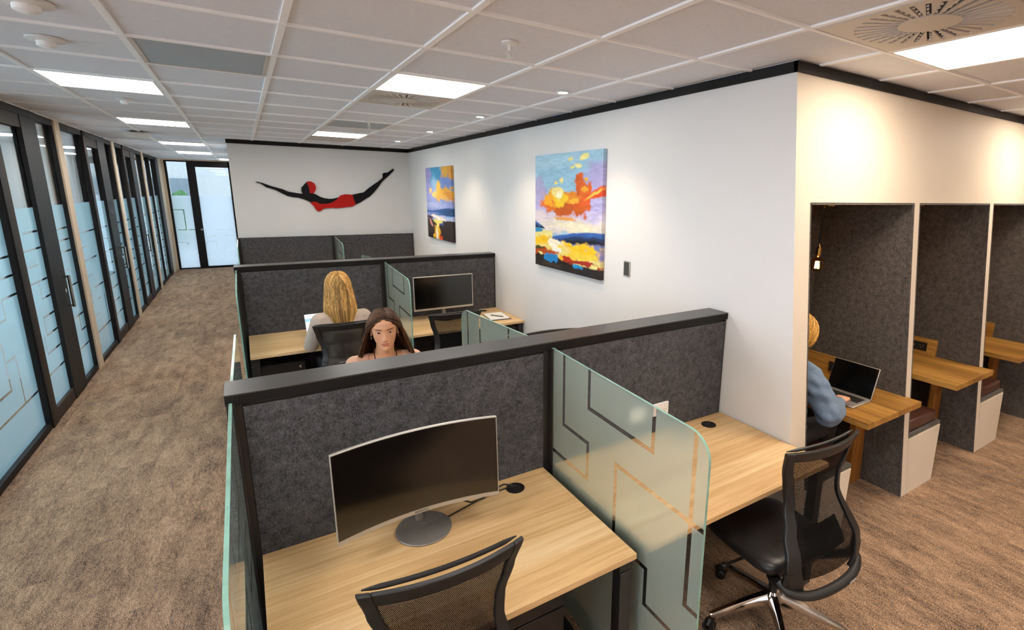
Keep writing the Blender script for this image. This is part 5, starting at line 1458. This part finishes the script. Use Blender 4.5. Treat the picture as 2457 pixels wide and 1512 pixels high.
# --- A: brown-haired person facing the camera
JA = dict(pelvis=(0, -.02, .585), chest=(0, -.005, .925), neck=(0, .0, 1.11), head=(0, .060, 1.275),
          sh=[(-.165, -.005, 1.055), (.165, -.005, 1.055)], el=[(-.215, .10, .79), (.215, .10, .79)], wr=[(-.12, .31, .775), (.12, .31, .775)],
          hd=[((.15, 1, -.05), (0, 0, -1), -1), ((-.15, 1, -.05), (0, 0, -1), 1)],
          hip=[(-.085, .0, .57), (.085, .0, .57)], kn=[(-.10, .40, .57), (.10, .40, .57)], an=[(-.10, .42, .11), (.10, .42, .11)])
def cutA(p):
    dx, dy = p.x, p.y-.035
    return (dx/.088)**2+(dy/.085)**2 < 1 and p.z > 1.045 or (p.z > 1.06 and (dx/.075)**2+((p.y-.0)/.075)**2 < 1)
def extraA(t, hm):
    bm = NB()
    pts = [(-.052, -.03, 1.165), (-.062, .02, 1.145), (-.060, .055, 1.110), (-.055, .085, 1.06), (-.040, .118, .97), (-.015, .122, .86), (0, .126, .83), (.015, .122, .86), (.040, .118, .97), (.055, .085, 1.06), (.060, .055, 1.110), (.062, .02, 1.145), (.052, -.03, 1.165)]
    tube(bm, pts, .0032, 8); finish(bm, 'lanyard', M['leather'], t)
    for s in (-1, 1):
        bm = NB(); ellipsoid(bm, (s*.0745, .004, -.046), (.0032, .0032, .0032)); ellipsoid(bm, (s*.0745, .004, -.053), (.0026, .0026, .004))
        for v in bm.verts: v.co = hm @ v.co
        finish(bm, 'earring', M['chrome'], t)
pA = person('person with long brown hair in a peach top, facing us behind the nearest screen', (.628, 3.04, 0), PI-.10, JA, 'e2a985', (-.08, .03, -.10), long_hair(M['brunette'], 76, -.30, .085, 82, 52, 4, back_y=-.03, side=.012, rad=.0062), plain('peach_top', 'd8a88c', .8, noise=.03, scale=60, bump=.1),
            dict(cut=cutA, sleeve=(.052, .046, .034), name='top', inf=.007), plain('dark_trousers', '25262c', .8), extra=extraA)
# --- B: blonde person seen from behind
JB = dict(pelvis=(0, -.02, .585), chest=(0, .01, .89), neck=(0, .02, 1.055), head=(0, .055, 1.285),
          sh=[(-.170, .01, 1.015), (.170, .01, 1.015)], el=[(-.235, .12, .79), (.225, .12, .79)], wr=[(-.14, .35, .775), (.10, .35, .775)],
          hd=[((.15, 1, -.05), (0, 0, -1), -1), ((-.15, 1, -.05), (0, 0, -1), 1)],
          hip=JA['hip'], kn=JA['kn'], an=JA['an'])
pB = person('blonde long-haired person in a light beige blazer, seen from behind', (.605, 4.46, 0), .06, JB, 'dba583', (-.08, 0, -.03), long_hair(M['blonde'], 54, -.42, .055, 60, 40, 9, back_y=-.045, infl=.011, rad=.0080, side=.008, taper=True), plain('beige_blazer', 'b9a797', .85, noise=.04, scale=90, bump=.15),
            dict(cut=None, sleeve=(.062, .054, .042), name='blazer', inf=.016, noise=fold_noise(4, .0022)), plain('dark_trousers_2', '2a2a30', .8), head_kw=dict(scalp='6e4b28', brow='8a6236'))
# --- C: person in the first booth, facing +X
JC = dict(pelvis=(0, -.0, .615), chest=(.0, .06, .90), neck=(0, .085, 1.06), head=(-.02, .145, 1.215),
          sh=[(-.165, .05, 1.0), (.160, .045, 1.0)], el=[(-.215, .12, .82), (.255, .10, .80)], wr=[(-.03, .315, .80), (.195, .335, .803)],
          hd=[((.25, 1, -.10), (0, 0, -1), -1), ((-.35, 1, -.10), (0, 0, -1), 1)], curl=.32,
          hip=[(-.085, .02, .60), (.085, .02, .60)], kn=[(-.09, .40, .58), (.09, .40, .58)], an=[(-.09, .36, .11), (.09, .36, .11)])
pC = person('person in a puffy light blue blouse typing on the laptop in the first booth', (2.735, 1.80, 0), -PI/2, JC, 'e0a888', (-.30, 0, 0), short_hair(M['blonde_s']), plain('light_blue_blouse', '70839a', .85, noise=.10, scale=70, bump=.4),
            dict(cut=None, sleeve=(.075, .078, .05), puff=.062, cuff=.84, name='blouse', inf=.022, noise=fold_noise(8, .0065, 40, 110), voxel=.007), plain('dark_trousers_3', '1d1d22', .8), head_kw=dict(scalp='b98a48', brow='8a6236'))
# ================================================================ CAMERA, WORLD
def basis():
    cy_, sy = math.cos(CAL['yaw']), math.sin(CAL['yaw']); cp, sp = math.cos(CAL['pitch']), math.sin(CAL['pitch'])
    f = Vector((sy*cp, cy_*cp, -sp)); ri = Vector((cy_, -sy, 0)); d = f.cross(ri)
    cr, sr = math.cos(CAL['roll']), math.sin(CAL['roll'])
    return ri*cr+d*sr, -ri*sr+d*cr, f
r_, d_, f_ = basis()
cam = bpy.data.cameras.new('camera'); co = bpy.data.objects.new('camera', cam); COL.objects.link(co)
mt = Matrix((r_, -d_, -f_)).transposed().to_4x4(); mt.translation = (0, 0, H); co.matrix_world = mt
cam.sensor_fit = 'HORIZONTAL'; cam.sensor_width = 36; cam.lens = 36*CAL['f']/2457
cam.shift_x = -(CAL['cx']-1228.5)/2457; cam.shift_y = (CAL['cy']-756)/2457
cam.clip_start = .02; cam.clip_end = 300
bpy.context.scene.camera = co
w = bpy.data.worlds.new('daylight'); bpy.context.scene.world = w; w.use_nodes = True
bg = w.node_tree.nodes['Background']; bg.inputs[0].default_value = (.90, .945, 1, 1); bg.inputs[1].default_value = 7.2
sc = bpy.context.scene
sc.view_settings.view_transform = 'Standard'; sc.view_settings.look = 'None'; sc.view_settings.exposure = .60; sc.view_settings.gamma = 1; sc.view_settings.use_curve_mapping = False
sc.cycles.max_bounces = 6; sc.cycles.transparent_max_bounces = 16; sc.cycles.diffuse_bounces = 4; sc.cycles.transmission_bounces = 4; sc.cycles.glossy_bounces = 3
sc.cycles.caustics_reflective = False; sc.cycles.sample_clamp_indirect = 6; sc.cycles.use_denoising = True
sc.cycles.use_adaptive_sampling = True; sc.cycles.adaptive_threshold = .09; sc.cycles.adaptive_min_samples = 16
